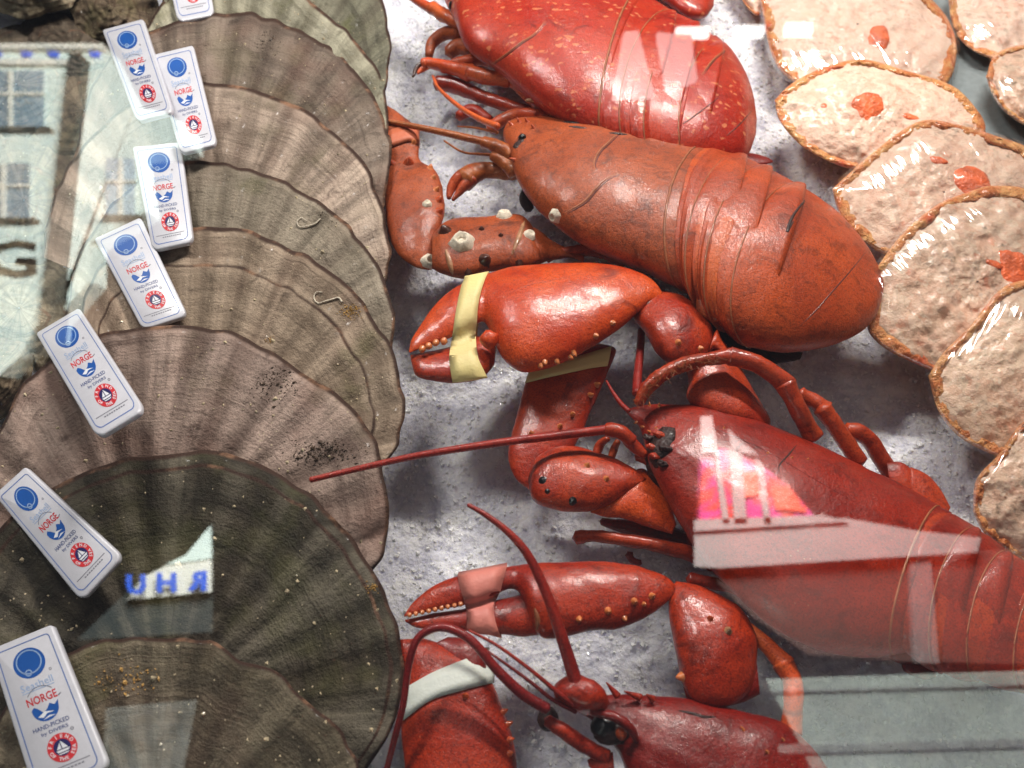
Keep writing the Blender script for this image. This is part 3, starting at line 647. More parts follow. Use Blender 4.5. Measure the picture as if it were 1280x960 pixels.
plastic_tag([(190, 68), (241, 56), (271, 180), (225, 192)], [S_['C'], S_['D'], ], 'white label tag overlapping the tilted tag behind it, foot on the pinkish scallop', lift=.0065)
plastic_tag([(165, 183), (225, 177), (241, 302), (190, 313)], [S_['D'], S_['E']], 'almost upright white label tag on the khaki scallop, its foot under the sandy shell')
plastic_tag([(117, 298), (175, 271), (234, 394), (178, 412)], [S_['F'], OYS['e'], S_['E']], 'white label tag on the sandy scallop')
plastic_tag([(44, 416), (98, 384), (180, 511), (121, 547)], [S_['G'], OYS['f']], 'white label tag on the rosy brown scallop', lift=.0045)
plastic_tag([(-8, 618), (31, 583), (153, 696), (101, 752)], [S_['H'], S_['G']], 'white label tag on the dark olive scallop')
plastic_tag([(-14, 812), (64, 780), (136, 960), (44, 998)], [S_['I'], S_['H']], 'largest white label tag, on the nearest mossy scallop')

# ------------------------------------------------------------------ lobsters
def tubercle(parent, tree, px, py, r, mat, name='tubercle', spike=1.2, lean=(0, 0, 0)):
    hp = hit(tree, px, py)
    if hp is None: return
    R = mm(r, hp[0]); lathe_at(name, hp[0] - hp[1] * R * .3, hp[1], [(R * 1.25, -R * .1), (R * .86, R * .3), (R * .55, R * spike * .75), (R * .16, R * spike * 1.25)], mat, parent, 10, .08, int(px), lean=lean)
def barnacle(parent, tree, px, py, r):
    hp = hit(tree, px, py)
    if hp is None: return
    R = mm(r, hp[0]); lathe_at('barnacle', hp[0] - hp[1] * R * .1, hp[1], [(R * 1.1, 0), (R * .98, R * .2), (R * .66, R * .75), (R * .52, R * .78), (R * .38, R * .35), (R * .15, R * .42)], M['barn'], parent, 18, .10, int(px + py))
def seam(parent, tree, pts, r, mat, name='seam', n=30):
    if name == 'seam' and mat is M['seam']: seam(parent, tree, [(x + r * 1.3, y + r * .6) for x, y in pts], r * .8, M['seamdark'], 'seam_groove', n)  # dark parallel strand paints the shade of a groove beside the seam
    out = []
    for a, b in cr(pts, n):
        hp = hit(tree, a, b)
        if hp is not None: out.append(hp[0] - hp[1] * mm(r, hp[0]) * .45)
    if len(out) < 4: return
    out = np.array(out); ax = np.gradient(out, axis=0); v = []
    for i, p in enumerate(out):
        a, b, nn = basis(ax[i] + 1e-9); rr = mm(r, p) * (.55 + .45 * math.sin(math.pi * i / (len(out) - 1)))
        for j in range(8): v.append(p + rr * (a * math.cos(j * math.pi / 4) + b * math.sin(j * math.pi / 4)))
    return mk(name, np.array(v), grid_faces(len(out), 8), mat, parent)
def rim(parent, o, n, m, u, mat, r, name='rear_edge'):
    """a thin raised edge round the upper half of one ring of a lofted body"""
    v = MESHES[o.name][0][:n * m].reshape(n, m, 3)[int(u * (n - 1))]; out = v[: m // 2 + 1]
    ax = np.gradient(out, axis=0); w = []
    for i, p in enumerate(out):
        a, b, nn = basis(ax[i] + 1e-9); rr = mm(r, p) * (.5 + .5 * math.sin(math.pi * (i + .5) / len(out)))
        for j in range(8): w.append(p + rr * (a * math.cos(j * math.pi / 4) + b * math.sin(j * math.pi / 4)))
    return mk(name, np.array(w), grid_faces(len(out), 8), mat, parent)
def segments(root, bounds, mat, z, t, lean, joint, bump=.5, names='tail_segment'):
    """tail plates between successive boundary lines (ax, ay, bx, by): a smooth band slides under the plate before it"""
    out = []
    for i in range(len(bounds) - 1):
        a, b = np.array(bounds[i], float), np.array(bounds[i + 1], float)
        def stations(prof):
            st = []
            for u, k in prof:
                p = a + (b - a) * u; m = (p[:2] + p[2:]) / 2; kb = k * (1 + .03 * math.sin(math.pi * min(1, max(0, (u - .15) / .95))))
                st.append(list(m + (p[:2] - m) * k) + list(m + (p[2:] - m) * kb))
            return st
        loft('joint_band', stations(((-.12, .965), (.05, .984), (.3, .99), (.5, .975))), joint, root, z=z, t=t, n=24, m=56, lean=lean, bump=bump * .4, bs=110, seed=i)
        out.append(loft(names, stations(((.20, .965), (.26, .990), (.42, .998), (.7, .998), (1.0, 1.0), (1.035, .998), (1.05, .982), (1.05, .955))), mat, root, z=z, t=t * (1.0 - .012 * i), n=48, m=64, lean=lean, bump=bump, bs=110, seed=i))
    return out

# --- lobster, brown orange, in the middle of the back
LB = thing('lobster', 'brown orange lobster dotted with white barnacles, claw raised to the scallops', 'lobster', P(860, 290, 0), 'lobsters laid on the ice')
car = loft('carapace', [(632, 160, 632, 178), (640, 151, 640, 196), (665, 147, 650, 226), (704, 146, 668, 254), (745, 147, 692, 278), (780, 150, 722, 302), (820, 160, 770, 326), (860, 172, 815, 345), (893, 183, 862, 368), (903, 188, 872, 374)],
           M['l2'], LB, z=26, t=.66, n=90, m=72, lean=-.5, bump=.7, bs=90, seed=3)
TB = bvh(car)
seg = segments(LB, [(896, 185, 866, 370), (930, 196, 884, 392), (962, 211, 905, 414), (1003, 232, 938, 434)], M['l2tail'], 26, .66, -.5, M['l2joint'])
seg.append(loft('tail_segment', [(998, 232, 934, 430), (1003, 233, 938, 434), (1030, 251, 972, 441), (1053, 270, 1010, 439), (1077, 297, 1048, 429), (1092, 320, 1080, 412), (1102, 343, 1097, 390), (1105, 358, 1104, 366)], M['l2tail'], LB, z=26, t=.65, n=50, m=56, lean=-.5, bump=.6, bs=110, seed=9))
TS = bvh(*seg)
rim(LB, car, 90, 72, .955, M['seam'], 1.7)
for q in seg[:3]: rim(LB, q, 48, 64, .86, M['seam'], 1.1)
loft('pleuron', [(868, 330, 866, 372), (885, 314, 872, 392), (910, 316, 892, 404), (935, 330, 915, 410), (955, 350, 940, 408), (962, 372, 957, 398)], M['l2'], LB, z=33, t=.42, n=30, m=36, bump=.4, bs=140)
for q in ([(858, 366, 862, 392), (884, 384, 882, 416), (912, 404, 906, 432), (940, 420, 930, 444)], [(920, 420, 916, 436), (950, 432, 944, 452), (985, 438, 978, 454), (1004, 440, 1000, 450)]):
    loft('swimmeret', q, M['dark'], LB, z=7, t=.5, n=24, m=24, bump=1.6, bs=200)
seam(LB, TS, [(1085, 312), (1062, 340), (1040, 365), (1020, 388), (1000, 408)], 1.1, M['seamdark'])
seam(LB, TS, [(1006, 250), (990, 272), (984, 290), (992, 276)], 2.2, M['dark'], 'gap')  # dark strand painted as the shade in a gap between plates
seam(LB, TB, [(776, 163), (760, 178), (748, 190), (742, 204), (744, 212)], 1.8, M['seam'])
seam(LB, TB, [(773, 216), (757, 224), (744, 236), (730, 252), (706, 266)], 2.0, M['seam'])
barnacle(LB, TB, 694, 270, 9)
sk = hit(TB, 650, 174); ball('socket_shade', sk[0] - sk[1] * .0012, .0052, M['dark'], LB, sq=(.7, 1.1, .35), bump=.3, nrm=sk[1]); sk = hit(TB, 653, 172); ball('eye', sk[0], .0020, M['eye'], LB, nrm=sk[1])  # dark flattened ball stands in for the shade of the eye hollow
for x, y in ((640, 156), (650, 152), (660, 152), (668, 160), (636, 186), (643, 200)): tubercle(LB, TB, x, y, 3, M['l2tail'], 'rostrum_spine', 1.5, lean=(-.6, .2, 0))
for x, y in ((720, 158), (770, 166), (786, 164), (712, 152)):
    seam(LB, TB, [(x - 9, y), (x, y + 1), (x + 9, y + 2), (x + 14, y + 2)], 3.0, M['dark'], 'dark_spot', 8)
# antennae and mouthparts
tube('antenna', [(484, 152, 22, 3.2), (513, 157, 24, 3.6), (560, 167, 27, 4.4), (612, 179, 30, 5.2)], M['ant2'], LB, n=70, rings=.06, ringn=34)
tube('antenna_base', [(604, 178, 30, 7), (622, 184, 31, 9), (640, 196, 30, 10)], M['ant2'], LB, n=20, bump=.15)
tube('antenna_base', [(616, 194, 28, 7), (630, 202, 28, 9), (644, 214, 27, 10)], M['ant2'], LB, n=20, bump=.15)
tube('antenna', [(541, 95, 16, 1.8), (548, 110, 17, 2.2), (575, 134, 22, 3.0), (600, 149, 28, 3.8), (622, 158, 34, 4.4)], M['leg1'], LB, n=60, rings=.06, ringn=30)
tube('antennule', [(555, 176, 14, 1.2), (578, 190, 18, 1.4), (602, 193, 22, 1.8), (624, 194, 26, 2.2)], M['ant2'], LB, n=30)
tube('antennule', [(572, 158, 16, 1.0), (595, 160, 22, 1.5), (622, 166, 30, 2.0)], M['ant2'], LB, n=30)
tube('leg', [(652, 212, 20, 13), (632, 214, 20, 12), (610, 213, 20, 12), (592, 217, 20, 14), (580, 226, 20, 13)], M['ant2'], LB, n=30, m=16, bump=.12)
tube('leg_finger', [(590, 214, 22, 9), (572, 224, 21, 8), (564, 236, 19, 6), (561, 248, 18, 3)], M['l2tail'], LB, n=24, bump=.1)
tube('leg_finger', [(592, 224, 21, 8), (580, 232, 20, 7), (574, 240, 19, 5), (566, 250, 18, 2.5)], M['l2tail'], LB, n=24, bump=.1)
tube('mouthpart', [(660, 238, 14, 8), (657, 250, 12, 8), (662, 262, 10, 6)], M['dark'], LB, n=16)
# raised claw
hand = loft('claw', [(484, 132, 482, 168), (500, 142, 480, 176), (520, 160, 480, 186), (523, 180, 482, 196), (525, 200, 480, 214), (543, 212, 481, 236), (553, 236, 482, 262), (556, 264, 487, 296), (549, 290, 500, 320), (544, 318, 520, 334), (541, 334, 536, 338)],
            M['l2'], LB, z=18, t=.5, n=60, m=40, bump=.9, bs=130, seed=5)
TH2 = bvh(hand)
car2 = loft('claw_wrist', [(540, 296, 540, 336), (552, 280, 552, 342), (575, 272, 578, 348), (602, 271, 604, 342), (628, 269, 628, 336), (650, 268, 642, 338), (664, 280, 660, 334), (672, 296, 676, 326)], M['l2'], LB, z=22, t=.62, n=50, m=40, bump=1.0, bs=140, seed=6)
TC2 = bvh(car2)
loft('claw_arm', [(640, 300, 630, 338), (664, 284, 660, 336), (690, 300, 690, 325), (706, 308, 708, 322), (730, 318, 730, 328)], M['l2'], LB, z=20, t=.7, n=30, m=30, bump=.8, bs=140, seed=7)
tube('leg', [(684, 322, 18, 6), (715, 314, 20, 8), (745, 313, 20, 10), (766, 320, 18, 8), (780, 328, 14, 6)], M['l2tail'], LB, n=30, bump=.2)
seam(LB, TC2, [(557, 312), (562, 328), (566, 344)], 4, M['membrane'], 'joint_membrane', 10); seam(LB, TC2, [(656, 276), (648, 298), (640, 318)], 4, M['membrane'], 'joint_membrane', 12)
for x, y, r in ((577, 303, 15), (537, 327, 10), (630, 270, 10), (662, 294, 8), (534, 255, 6)):
    barnacle(LB, TC2 if x > 540 else TH2, x, y, r)
for x, y, r in ((602, 286, 4.5), (626, 294, 4), (556, 288, 10), (606, 324, 9), (586, 342, 6), (650, 332, 6)):
    tubercle(LB, TC2, x, y, r, M['tubdark'], spike=.9)
for x, y, r in ((541, 210, 5), (545, 222, 4.5), (549, 237, 5), (552, 250, 6), (553, 264, 6), (492, 204, 6), (514, 203, 8), (520, 178, 5)):
    tubercle(LB, TH2, x - 3, y, r, M['tub'] if r < 6 else M['l2tail'], spike=1.1)

# --- scarlet lobster behind it
LA = thing('lobster', 'scarlet lobster freckled with pale spots behind the brown orange one', 'lobster', P(750, 70, 0), 'lobsters laid on the ice')
carA = loft('carapace', [(560, -30, 560, 6), (575, -50, 572, 26), (610, -70, 588, 62), (660, -78, 622, 88), (710, -66, 668, 130), (750, -46, 712, 160), (790, -22, 748, 178), (812, -4, 762, 184)], M['l1'], LA, z=26, t=.62, n=90, m=72, lean=-.3, bump=.7, bs=90, seed=13)
TA = bvh(carA)
segA = segments(LA, [(806, -8, 758, 182), (842, 14, 796, 196), (872, 28, 828, 204), (902, 52, 868, 210)], M['l1'], 26, .62, -.45, M['l1joint'])
segA.append(loft('tail_segment', [(896, 45, 858, 208), (915, 62, 890, 208), (932, 90, 918, 202), (942, 120, 936, 192), (946, 148, 945, 168)], M['l1'], LA, z=26, t=.6, n=50, m=56, lean=-.25, bump=.6, bs=110, seed=19))
TSA = bvh(*segA)
rim(LA, carA, 90, 72, .97, M['seam'], 1.6)
for q in segA[:3]: rim(LA, q, 48, 64, .86, M['seam'], 1.0)
seam(LA, TA, [(682, 26), (668, 42), (650, 54), (632, 68), (612, 82)], 1.6, M['seam'])
seam(LA, TSA, [(906, 62), (890, 76), (877, 94)], 1.4, M['seam']); seam(LA, TSA, [(898, 122), (872, 142), (846, 160)], 1.1, M['seamdark']); seam(LA, TSA, [(940, 138), (924, 156), (908, 170)], 1.1, M['seamdark'])
tube('antenna', [(490, -22, 18, 3), (520, 0, 20, 5), (545, 14, 22, 7)], M['leg1'], LA, n=40, rings=.05, ringn=14)
tube('antenna_base', [(540, 10, 22, 8), (556, 20, 23, 9), (576, 30, 23, 8)], M['leg1'], LA, n=20, bump=.15)
ball('eye', P(568, 8, 34), .0036, M['eye'], LA)
tube('mouthpart', [(536, 70, 8, 5), (540, 54, 10, 7), (556, 42, 14, 8), (574, 40, 18, 9)], M['l2'], LA, n=24); tube('mouthpart', [(560, 66, 10, 8), (574, 58, 12, 10), (588, 62, 14, 9)], M['l2'], LA, n=20)
tube('leg', [(700, 150, 24, 12), (668, 120, 24, 14), (638, 92, 23, 14), (622, 78, 22, 13)], M['leg1'], LA, n=30, m=16, bump=.08)
tube('leg', [(636, 98, 24, 10), (610, 97, 24, 11), (586, 90, 23, 10), (584, 90, 23, 9.5)], M['leg1'], LA, n=24, m=16, bump=.08)
tube('leg', [(588, 91, 23, 10), (560, 84, 21, 9.5), (535, 79, 19, 7), (528, 80, 19, 6)], M['leg1'], LA, n=24, m=16, bump=.1)
tube('leg_finger', [(536, 78, 19, 5), (522, 84, 18, 3.5), (516, 96, 17, 1.5)], M['tubdark'], LA, n=14); tube('leg_finger', [(534, 82, 18, 5), (526, 88, 17, 3.5), (522, 92, 17, 1.5)], M['leg1'], LA, n=14)
tube('leg', [(628, 78, 20, 10), (602, 74, 20, 9), (580, 77, 19, 8), (566, 80, 18, 6)], M['leg1'], LA, n=24, bump=.08)
tube('leg', [(690, 148, 16, 8), (640, 134, 15, 9), (600, 120, 14, 10), (566, 106, 13, 11), (546, 104, 12, 9)], M['l3arm'], LA, n=34, bump=.1)
tube('leg', [(612, 160, 14, 8), (640, 145, 20, 9), (665, 143, 24, 9), (690, 148, 26, 8)], M['leg1'], LA, n=24, bump=.12)
tube('gill_fringe', [(652, 110, 30, 5), (668, 107, 32, 8), (688, 116, 32, 8), (700, 132, 30, 7), (708, 144, 28, 5)], M['gold'], LA, n=30, bump=.35)
tube('leg_tip', [(658, 126, 34, 2.5), (676, 125, 34, 3), (690, 128, 33, 1)], M['membrane'], LA, n=12)
tube('leg_tip', [(572, 146, 10, 6), (590, 138, 12, 8), (612, 150, 14, 6)], M['l3arm'], LA, n=14)
loft('tail_fan', [(895, 196, 893, 204), (930, 190, 928, 206), (958, 196, 954, 206), (966, 201, 966, 203)], M['l4'], LA, z=6, t=.5, n=20, m=20, bump=.4)
LZ = thing('lobster', 'dark red lobster tail just showing at the far edge', 'lobster', P(850, -10, 0), 'lobsters laid on the ice')
loft('tail_segment', [(800, -60, 800, -20), (830, -62, 838, 8), (862, -50, 862, 22), (884, -30, 882, 22), (893, -8, 892, 8)], M['l1'], LZ, z=14, t=.6, n=40, m=40, bump=.6, bs=110)
loft('tail_fan', [(800, -90, 780, -40), (840, -90, 820, -40), (880, -70, 860, -20)], M['l1'], LZ, z=10, t=.4, n=20, m=24, bump=.5)

# --- red lobster with the big yellow banded claw
LC = thing('lobster', 'red lobster with yellow bands on both claws, antenna laid across a scallop', 'lobster', P(1000, 650, 0), 'lobsters laid on the ice')
carC = loft('carapace', [(782, 512, 783, 516), (800, 507, 800, 536), (830, 506, 812, 580), (878, 507, 842, 640), (930, 520, 880, 700), (985, 540, 918, 742), (1040, 564, 968, 786), (1090, 588, 1020, 812), (1140, 612, 1078, 822), (1178, 634, 1122, 818), (1190, 640, 1132, 816)],
            M['l3'], LC, z=24, t=.55, n=110, m=80, lean=-.3, bump=.7, bs=80, seed=23, keel=.05)
TCc = bvh(carC)
segC = segments(LC, [(1184, 638, 1130, 816), (1222, 660, 1176, 842), (1262, 688, 1222, 852), (1312, 722, 1280, 866), (1360, 760, 1330, 880)], M['l3'], 24, .55, -.5, M['l3arm'])
TSC = bvh(*segC)
rim(LC, carC, 110, 80, .97, M['seam'], 1.6)
for q in segC[:3]: rim(LC, q, 48, 64, .86, M['seam'], 1.0)
seam(LC, TCc, [(996, 556), (986, 568), (974, 582), (974, 590)], 1.3, M['dark'])
seam(LC, TCc, [(806, 512), (870, 528), (950, 560), (1020, 600), (1090, 640)], 1.2, M['l4'], 'ridge', 40)
for x, y in ((820, 535), (835, 548), (990, 572), (1010, 574), (960, 566), (905, 535)): tubercle(LC, TCc, x, y, 2.0, M['tub'])
for x, y in ((788, 522), (796, 528), (804, 534), (812, 540), (798, 508), (812, 507), (824, 508)): tubercle(LC, TCc, x, y, 2.4, M['tub'], 'rostrum_spine', 2.0)
sk = hit(TCc, 824, 556); ball('socket_shade', sk[0] - sk[1] * .0014, .0066, M['dark'], LC, sq=(.7, 1.3, .35), bump=.35, nrm=sk[1])  # the cavity under the rostrum is a dark blob painted as its shade
for k, (x, y) in enumerate(((812, 548), (826, 546), (834, 562), (820, 572), (830, 580), (816, 560))):
    sk = hit(TCc, x, y); ball('mouthpart', sk[0] + sk[1] * .0012, .0017, M['l3arm' if k % 2 else 'dark'], LC, sq=(1.4, .8, .8), bump=.4, seed=k)
tube('mouthpart', [(812, 560, 28, 9), (820, 590, 22, 10), (826, 610, 18, 9)], M['dark'], LC, n=24, bump=.3)
tube('antenna', [(388, 600, 44, 3.6), (430, 590, 44, 3.8), (520, 570, 42, 4.4), (620, 554, 38, 5.0), (700, 544, 34, 5.6), (760, 537, 32, 6.2)], M['ant'], LC, n=160, rings=.05, ringn=70)
tube('antenna_base', [(757, 537, 32, 9), (776, 540, 32, 9.5), (790, 552, 30, 8)], M['l3arm'], LC, n=20, bump=.12); tube('antenna_base', [(780, 545, 29, 8), (796, 560, 28, 8), (806, 568, 27, 7)], M['l3arm'], LC, n=20, bump=.12); tube('antenna_base', [(796, 570, 24, 6), (808, 574, 24, 7), (818, 582, 24, 6)], M['l3arm'], LC, n=16, bump=.12)
tube('antenna', [(802, 412, 20, 4.6), (800, 440, 24, 5.0), (797, 470, 30, 5.6), (796, 492, 34, 6.2)], M['ant'], LC, n=60, rings=.05, ringn=26)
tube('antennule', [(758, 476, 26, 1.4), (766, 490, 28, 2.2), (776, 504, 30, 3.0), (786, 514, 32, 3.2)], M['ant'], LC, n=24)
tube('mouthpart', [(744, 570, 12, 5), (750, 556, 14, 6), (760, 548, 18, 4)], M['leg3'], LC, n=16, bump=.2); tube('mouthpart', [(764, 572, 12, 4), (768, 560, 14, 5), (772, 552, 18, 4)], M['l2tail'], LC, n=16, bump=.2)
# upper claw, big
ZC = 34
handC = loft('claw', [(511, 439, 512, 441), (516, 421, 523, 437), (530, 399, 541, 431), (552, 373, 566, 421), (580, 353, 592, 408), (600, 344, 606, 404), (612, 341, 616, 424), (630, 336, 630, 450), (660, 331, 655, 466), (704, 329, 697, 456), (745, 329, 735, 437), (780, 334, 768, 416), (806, 343, 790, 398), (822, 356, 806, 384), (829, 368, 821, 374)],
             M['l3claw'], LC, z=ZC, t=.52, n=100, m=56, bump=.8, bs=110, seed=31, lean=.0)
THC = bvh(handC)
fing = loft('claw_finger', [(513, 444, 514, 452), (526, 441, 520, 470), (548, 437, 545, 477), (574, 430, 572, 479), (596, 420, 598, 475), (612, 424, 610, 466), (620, 436, 618, 456)], M['l3arm'], handC, z=ZC - 4, t=.7, n=40, m=32, bump=.6, bs=140, seed=33)
lathe_at('claw_hinge', P(612, 424, ZC + 6), (0, -.3, 1), [(.0042, 0), (.0036, .0018), (.002, .003)], M['l3claw'], handC, 14, .15, 3)
for x, y in ((528, 436), (536, 432), (545, 428), (555, 426)): lathe_at('tooth', P(x, y, ZC + 1), (-.1, -.8, .5), [(.0017, 0), (.0014, .0014), (.0006, .0024)], M['tub'], handC, 8, .1, x)
for x, y in ((681, 453), (676, 457), (713, 446), (717, 442), (745, 420), (766, 404), (696, 452)): tubercle(handC, THC, x, y, 4.6, M['tub'], spike=1.3)
seam(LC, THC, [(632, 372), (650, 360), (690, 350), (710, 346)], .8, M['l3arm'], 'ridge')
wr = loft('claw_wrist', [(792, 384, 792, 400), (802, 370, 806, 416), (824, 364, 820, 440), (850, 368, 838, 457), (872, 384, 862, 458), (888, 402, 880, 450), (893, 422, 891, 438)], M['l3arm'], LC, z=30, t=.72, n=50, m=44, bump=.8, bs=130, seed=35)
TW_ = bvh(wr)
for x, y, r in ((848, 428, 5), (876, 436, 5)): tubercle(LC, TW_, x, y, r, M['tub'], spike=1.0)
tubercle(LC, TW_, 803, 378, 11, M['tubdark'], 'joint_spot', .35)
loft('claw_arm', [(874, 410, 848, 446), (892, 414, 856, 458), (908, 430, 860, 478), (922, 452, 858, 496), (938, 480, 868, 510), (954, 508, 896, 524), (962, 524, 930, 530), (962, 532, 948, 534)], M['l3arm'], LC, z=24, t=.7, n=40, m=36, bump=.8, bs=130, seed=36)
loft('claw_spur', [(893, 416, 886, 440), (897, 412, 893, 436), (902, 424, 900, 440), (910, 438, 909, 442)], M['l3arm'], LC, z=34, t=.6, n=18, m=20)
# lower claw, folded under
hc2 = loft('claw', [(684, 440, 744, 428), (666, 450, 768, 434), (660, 472, 766, 450), (652, 494, 754, 478), (644, 524, 738, 516), (637, 556, 724, 548), (637, 582, 704, 580), (646, 600, 684, 604), (660, 612, 668, 614)], M['l3arm'], LC, z=14, t=.42, n=60, m=44, bump=.8, bs=120, seed=38)
T2 = bvh(hc2)
for x, y in ((746, 481), (738, 494), (716, 518), (700, 533), (664, 542)): tubercle(LC, T2, x, y, 4.4, M['tub'], spike=1.5)
wr2 = loft('claw_wrist', [(664, 584, 660, 600), (670, 572, 664, 622), (690, 560, 682, 634), (720, 558, 716, 640), (748, 566, 742, 638), (775, 576, 765, 628), (796, 588, 784, 616), (808, 598, 800, 606)], M['l3arm'], LC, z=22, t=.68, n=50, m=44, bump=.9, bs=130, seed=40)
T3 = bvh(wr2)
for x, y, r in ((734, 582, 5), (758, 598, 5)): tubercle(LC, T3, x, y, r, M['tub'], spike=1.1)
for x, y, r in ((678, 600, 6), (716, 626, 6), (684, 614, 4)): tubercle(LC, T3, x, y, r, M['eye'], 'joint_spot', .5)
seam(LC, T3, [(661, 570), (672, 563), (684, 558), (698, 554)], 4.5, M['dark'], 'joint_shade', 10)  # solid dark strand in place of the shade inside the joint
loft('claw_arm', [(742, 628, 738, 640), (770, 606, 756, 646), (800, 586, 780, 648), (822, 604, 804, 656), (838, 630, 826, 664), (846, 655, 840, 668)], M['l3claw'], LC, z=18, t=.62, n=40, m=36, bump=.9, bs=130, seed=41)
tube('claw_arm', [(752, 652, 4, 5), (790, 660, 5, 10), (830, 668, 6, 13), (866, 682, 6, 12)], M['l4'], LC, n=30, m=20, bump=.12)
tubercle(LC, T3, 794, 624, 5, M['tub'])
# legs
archleg = tube('leg', [(798, 505, 36, 6), (806, 490, 38, 9), (826, 470, 40, 11), (856, 455, 40, 11), (890, 448, 40, 9), (914, 445, 40, 10)], M['leg3'], LC, n=50, m=16, bump=.14)
bristles(LC, bvh(archleg), [(800, 500), (826, 470), (856, 456), (900, 447)], 4, 260, 1)
tube('leg', [(912, 445, 40, 11), (940, 452, 40, 13), (968, 468, 38, 13), (984, 482, 36, 12)], M['leg3'], LC, n=30, m=16, bump=.06)
tube('leg', [(982, 480, 37, 12), (992, 500, 34, 13), (1003, 522, 30, 13), (1016, 546, 24, 12)], M['leg3'], LC, n=30, m=16, bump=.06)
tube('leg', [(1000, 494, 26, 11), (1018, 502, 26, 11), (1032, 512, 25, 11)], M['leg3'], LC, n=20, m=16, bump=.08)
tube('leg', [(1028, 510, 27, 11), (1042, 530, 24, 12), (1058, 554, 20, 12), (1074, 578, 16, 10)], M['leg3'], LC, n=30, m=16, bump=.06)
tube('leg', [(1058, 538, 18, 9), (1072, 540, 18, 12), (1088, 552, 16, 12), (1102, 574, 12, 12), (1116, 596, 8, 10)], M['leg3'], LC, n=30, m=16, bump=.06)
tube('leg', [(720, 672, 10, 8), (742, 670, 12, 8), (780, 675, 14, 9), (830, 683, 14, 10), (862, 692, 12, 11), (892, 706, 10, 9)], M['leg3'], LC, n=40, m=14, bump=.12)
tube('leg', [(786, 692, 6, 5), (790, 700, 5, 5), (800, 704, 5, 4)], M['l4'], LC, n=12)
tube('leg', [(862, 724, 8, 8), (884, 728, 9, 9), (914, 734, 9, 9), (938, 744, 8, 7)], M['leg3'], LC, n=26, m=14, bump=.1)
for a in ([(1108, 578, 1112, 600), (1126, 578, 1128, 612), (1140, 588, 1138, 620), (1150, 604, 1146, 622)], [(1138, 584, 1140, 620), (1160, 594, 1156, 634), (1176, 612, 1168, 640), (1188, 634, 1184, 644)]):
    loft('swimmeret', a, M['l3arm'], LC, z=16, t=.3, n=24, m=24, bump=.6)
for a in ((1132, 818), (1150, 836)): ball('pleuron_tip', P(a[0], a[1], 8), .004, M['l4'], LC, sq=(1.6, 1, .7), bump=.2)

# --- dark red lobster at the front
LD = thing('lobster', 'dark red lobster facing the scallops, claws banded pink and white', 'lobster', P(860, 930, 0), 'lobsters laid on the ice')
carD = loft('carapace', [(716, 884, 717, 887), (740, 872, 742, 902), (780, 869, 772, 940), (820, 871, 790, 985), (870, 875, 820, 1020), (930, 890, 870, 1050), (980, 905, 930, 1070), (1020, 940, 985, 1080), (1050, 985, 1040, 1085)], M['l4'], LD, z=24, t=.55, n=90, m=72, bump=.7, bs=80, seed=51, keel=.05, lean=-.1)
TD = bvh(carD)
for x, y in ((721, 884), (735, 888), (748, 891), (762, 895), (980, 925), (930, 912), (960, 940)): tubercle(LD, TD, x, y, 2.8, M['tub'], 'rostrum_spine', 1.8, lean=(-.8, .1, 0))
for x0, y0, x1, y1 in ((772, 870, 758, 853), (800, 872, 780, 864), (816, 874, 808, 868)):
    tube('rostrum_spine', [(x0, y0, 30, 5), ((x0 + x1) / 2, (y0 + y1) / 2, 31, 3), (x1, y1, 32, .8)], M['l4claw'], LD, n=12)
seam(LD, TD, [(848, 888), (866, 892), (880, 896), (895, 896)], 3.0, M['dark'], 'dark_spot', 10)
ball('eye', P(755, 908, 30), .0040, M['eye'], LD, bump=.3); tube('eye_ridge', [(722, 884, 32, 3), (745, 891, 35, 5), (768, 896, 37, 6), (788, 910, 36, 6), (796, 926, 32, 4)], M['l4'], LD, n=30, bump=.1); ball('eye_stalk', P(776, 917, 34), .0019, M['l2tail'], LD, bump=.2); ball('socket_shade', P(764, 914, 29), .0054, M['dark'], LD, sq=(1.35, .8, .7), bump=.3)  # dark ball behind the eye paints the hollow's shade
tube('antenna', [(585, 631, 62, 2.6), (606, 643, 62, 3.6), (636, 666, 60, 4.6), (660, 694, 57, 5.6), (684, 744, 52, 6.6), (702, 796, 46, 7.6), (716, 840, 40, 8.6), (722, 862, 38, 9)], M['ant'], LD, n=160, rings=.04, ringn=72)
ball('antenna_base', P(728, 868, 36), .0058, M['l4claw'], LD, sq=(1.5, 1, 1), bump=.2)
tube('antenna', [(480, 975, 24, 3.6), (494, 920, 34, 4.2), (504, 880, 40, 4.4), (512, 826, 46, 4.6), (524, 796, 48, 5), (552, 784, 49, 5.4), (586, 798, 48, 5.6), (622, 838, 44, 6.2), (654, 868, 40, 6.8), (684, 886, 37, 7.4)], M['ant4'], LD, n=190, rings=.04, ringn=80)
tube('antennule', [(586, 788, 48, 1.6), (620, 806, 47, 2.0), (664, 838, 44, 2.4), (700, 868, 40, 3.0), (722, 884, 37, 3.4)], M['ant'], LD, n=50)
tube('antennule', [(604, 810, 42, 1.4), (660, 850, 40, 2.2), (690, 874, 38, 2.6), (720, 890, 35, 3)], M['ant4'], LD, n=40)
tube('antenna_base', [(684, 900, 32, 7), (702, 912, 32, 9), (722, 926, 30, 10), (742, 938, 28, 9), (760, 946, 27, 8)], M['l4claw'], LD, n=30, bump=.15)
ball('mouthpart', P(686, 900, 28), .0038, M['dark'], LD, bump=.2); loft('mouthpart', [(734, 950, 736, 958), (748, 942, 750, 972), (766, 940, 770, 980)], M['l4claw'], LD, z=26, t=.5, n=16, m=20)
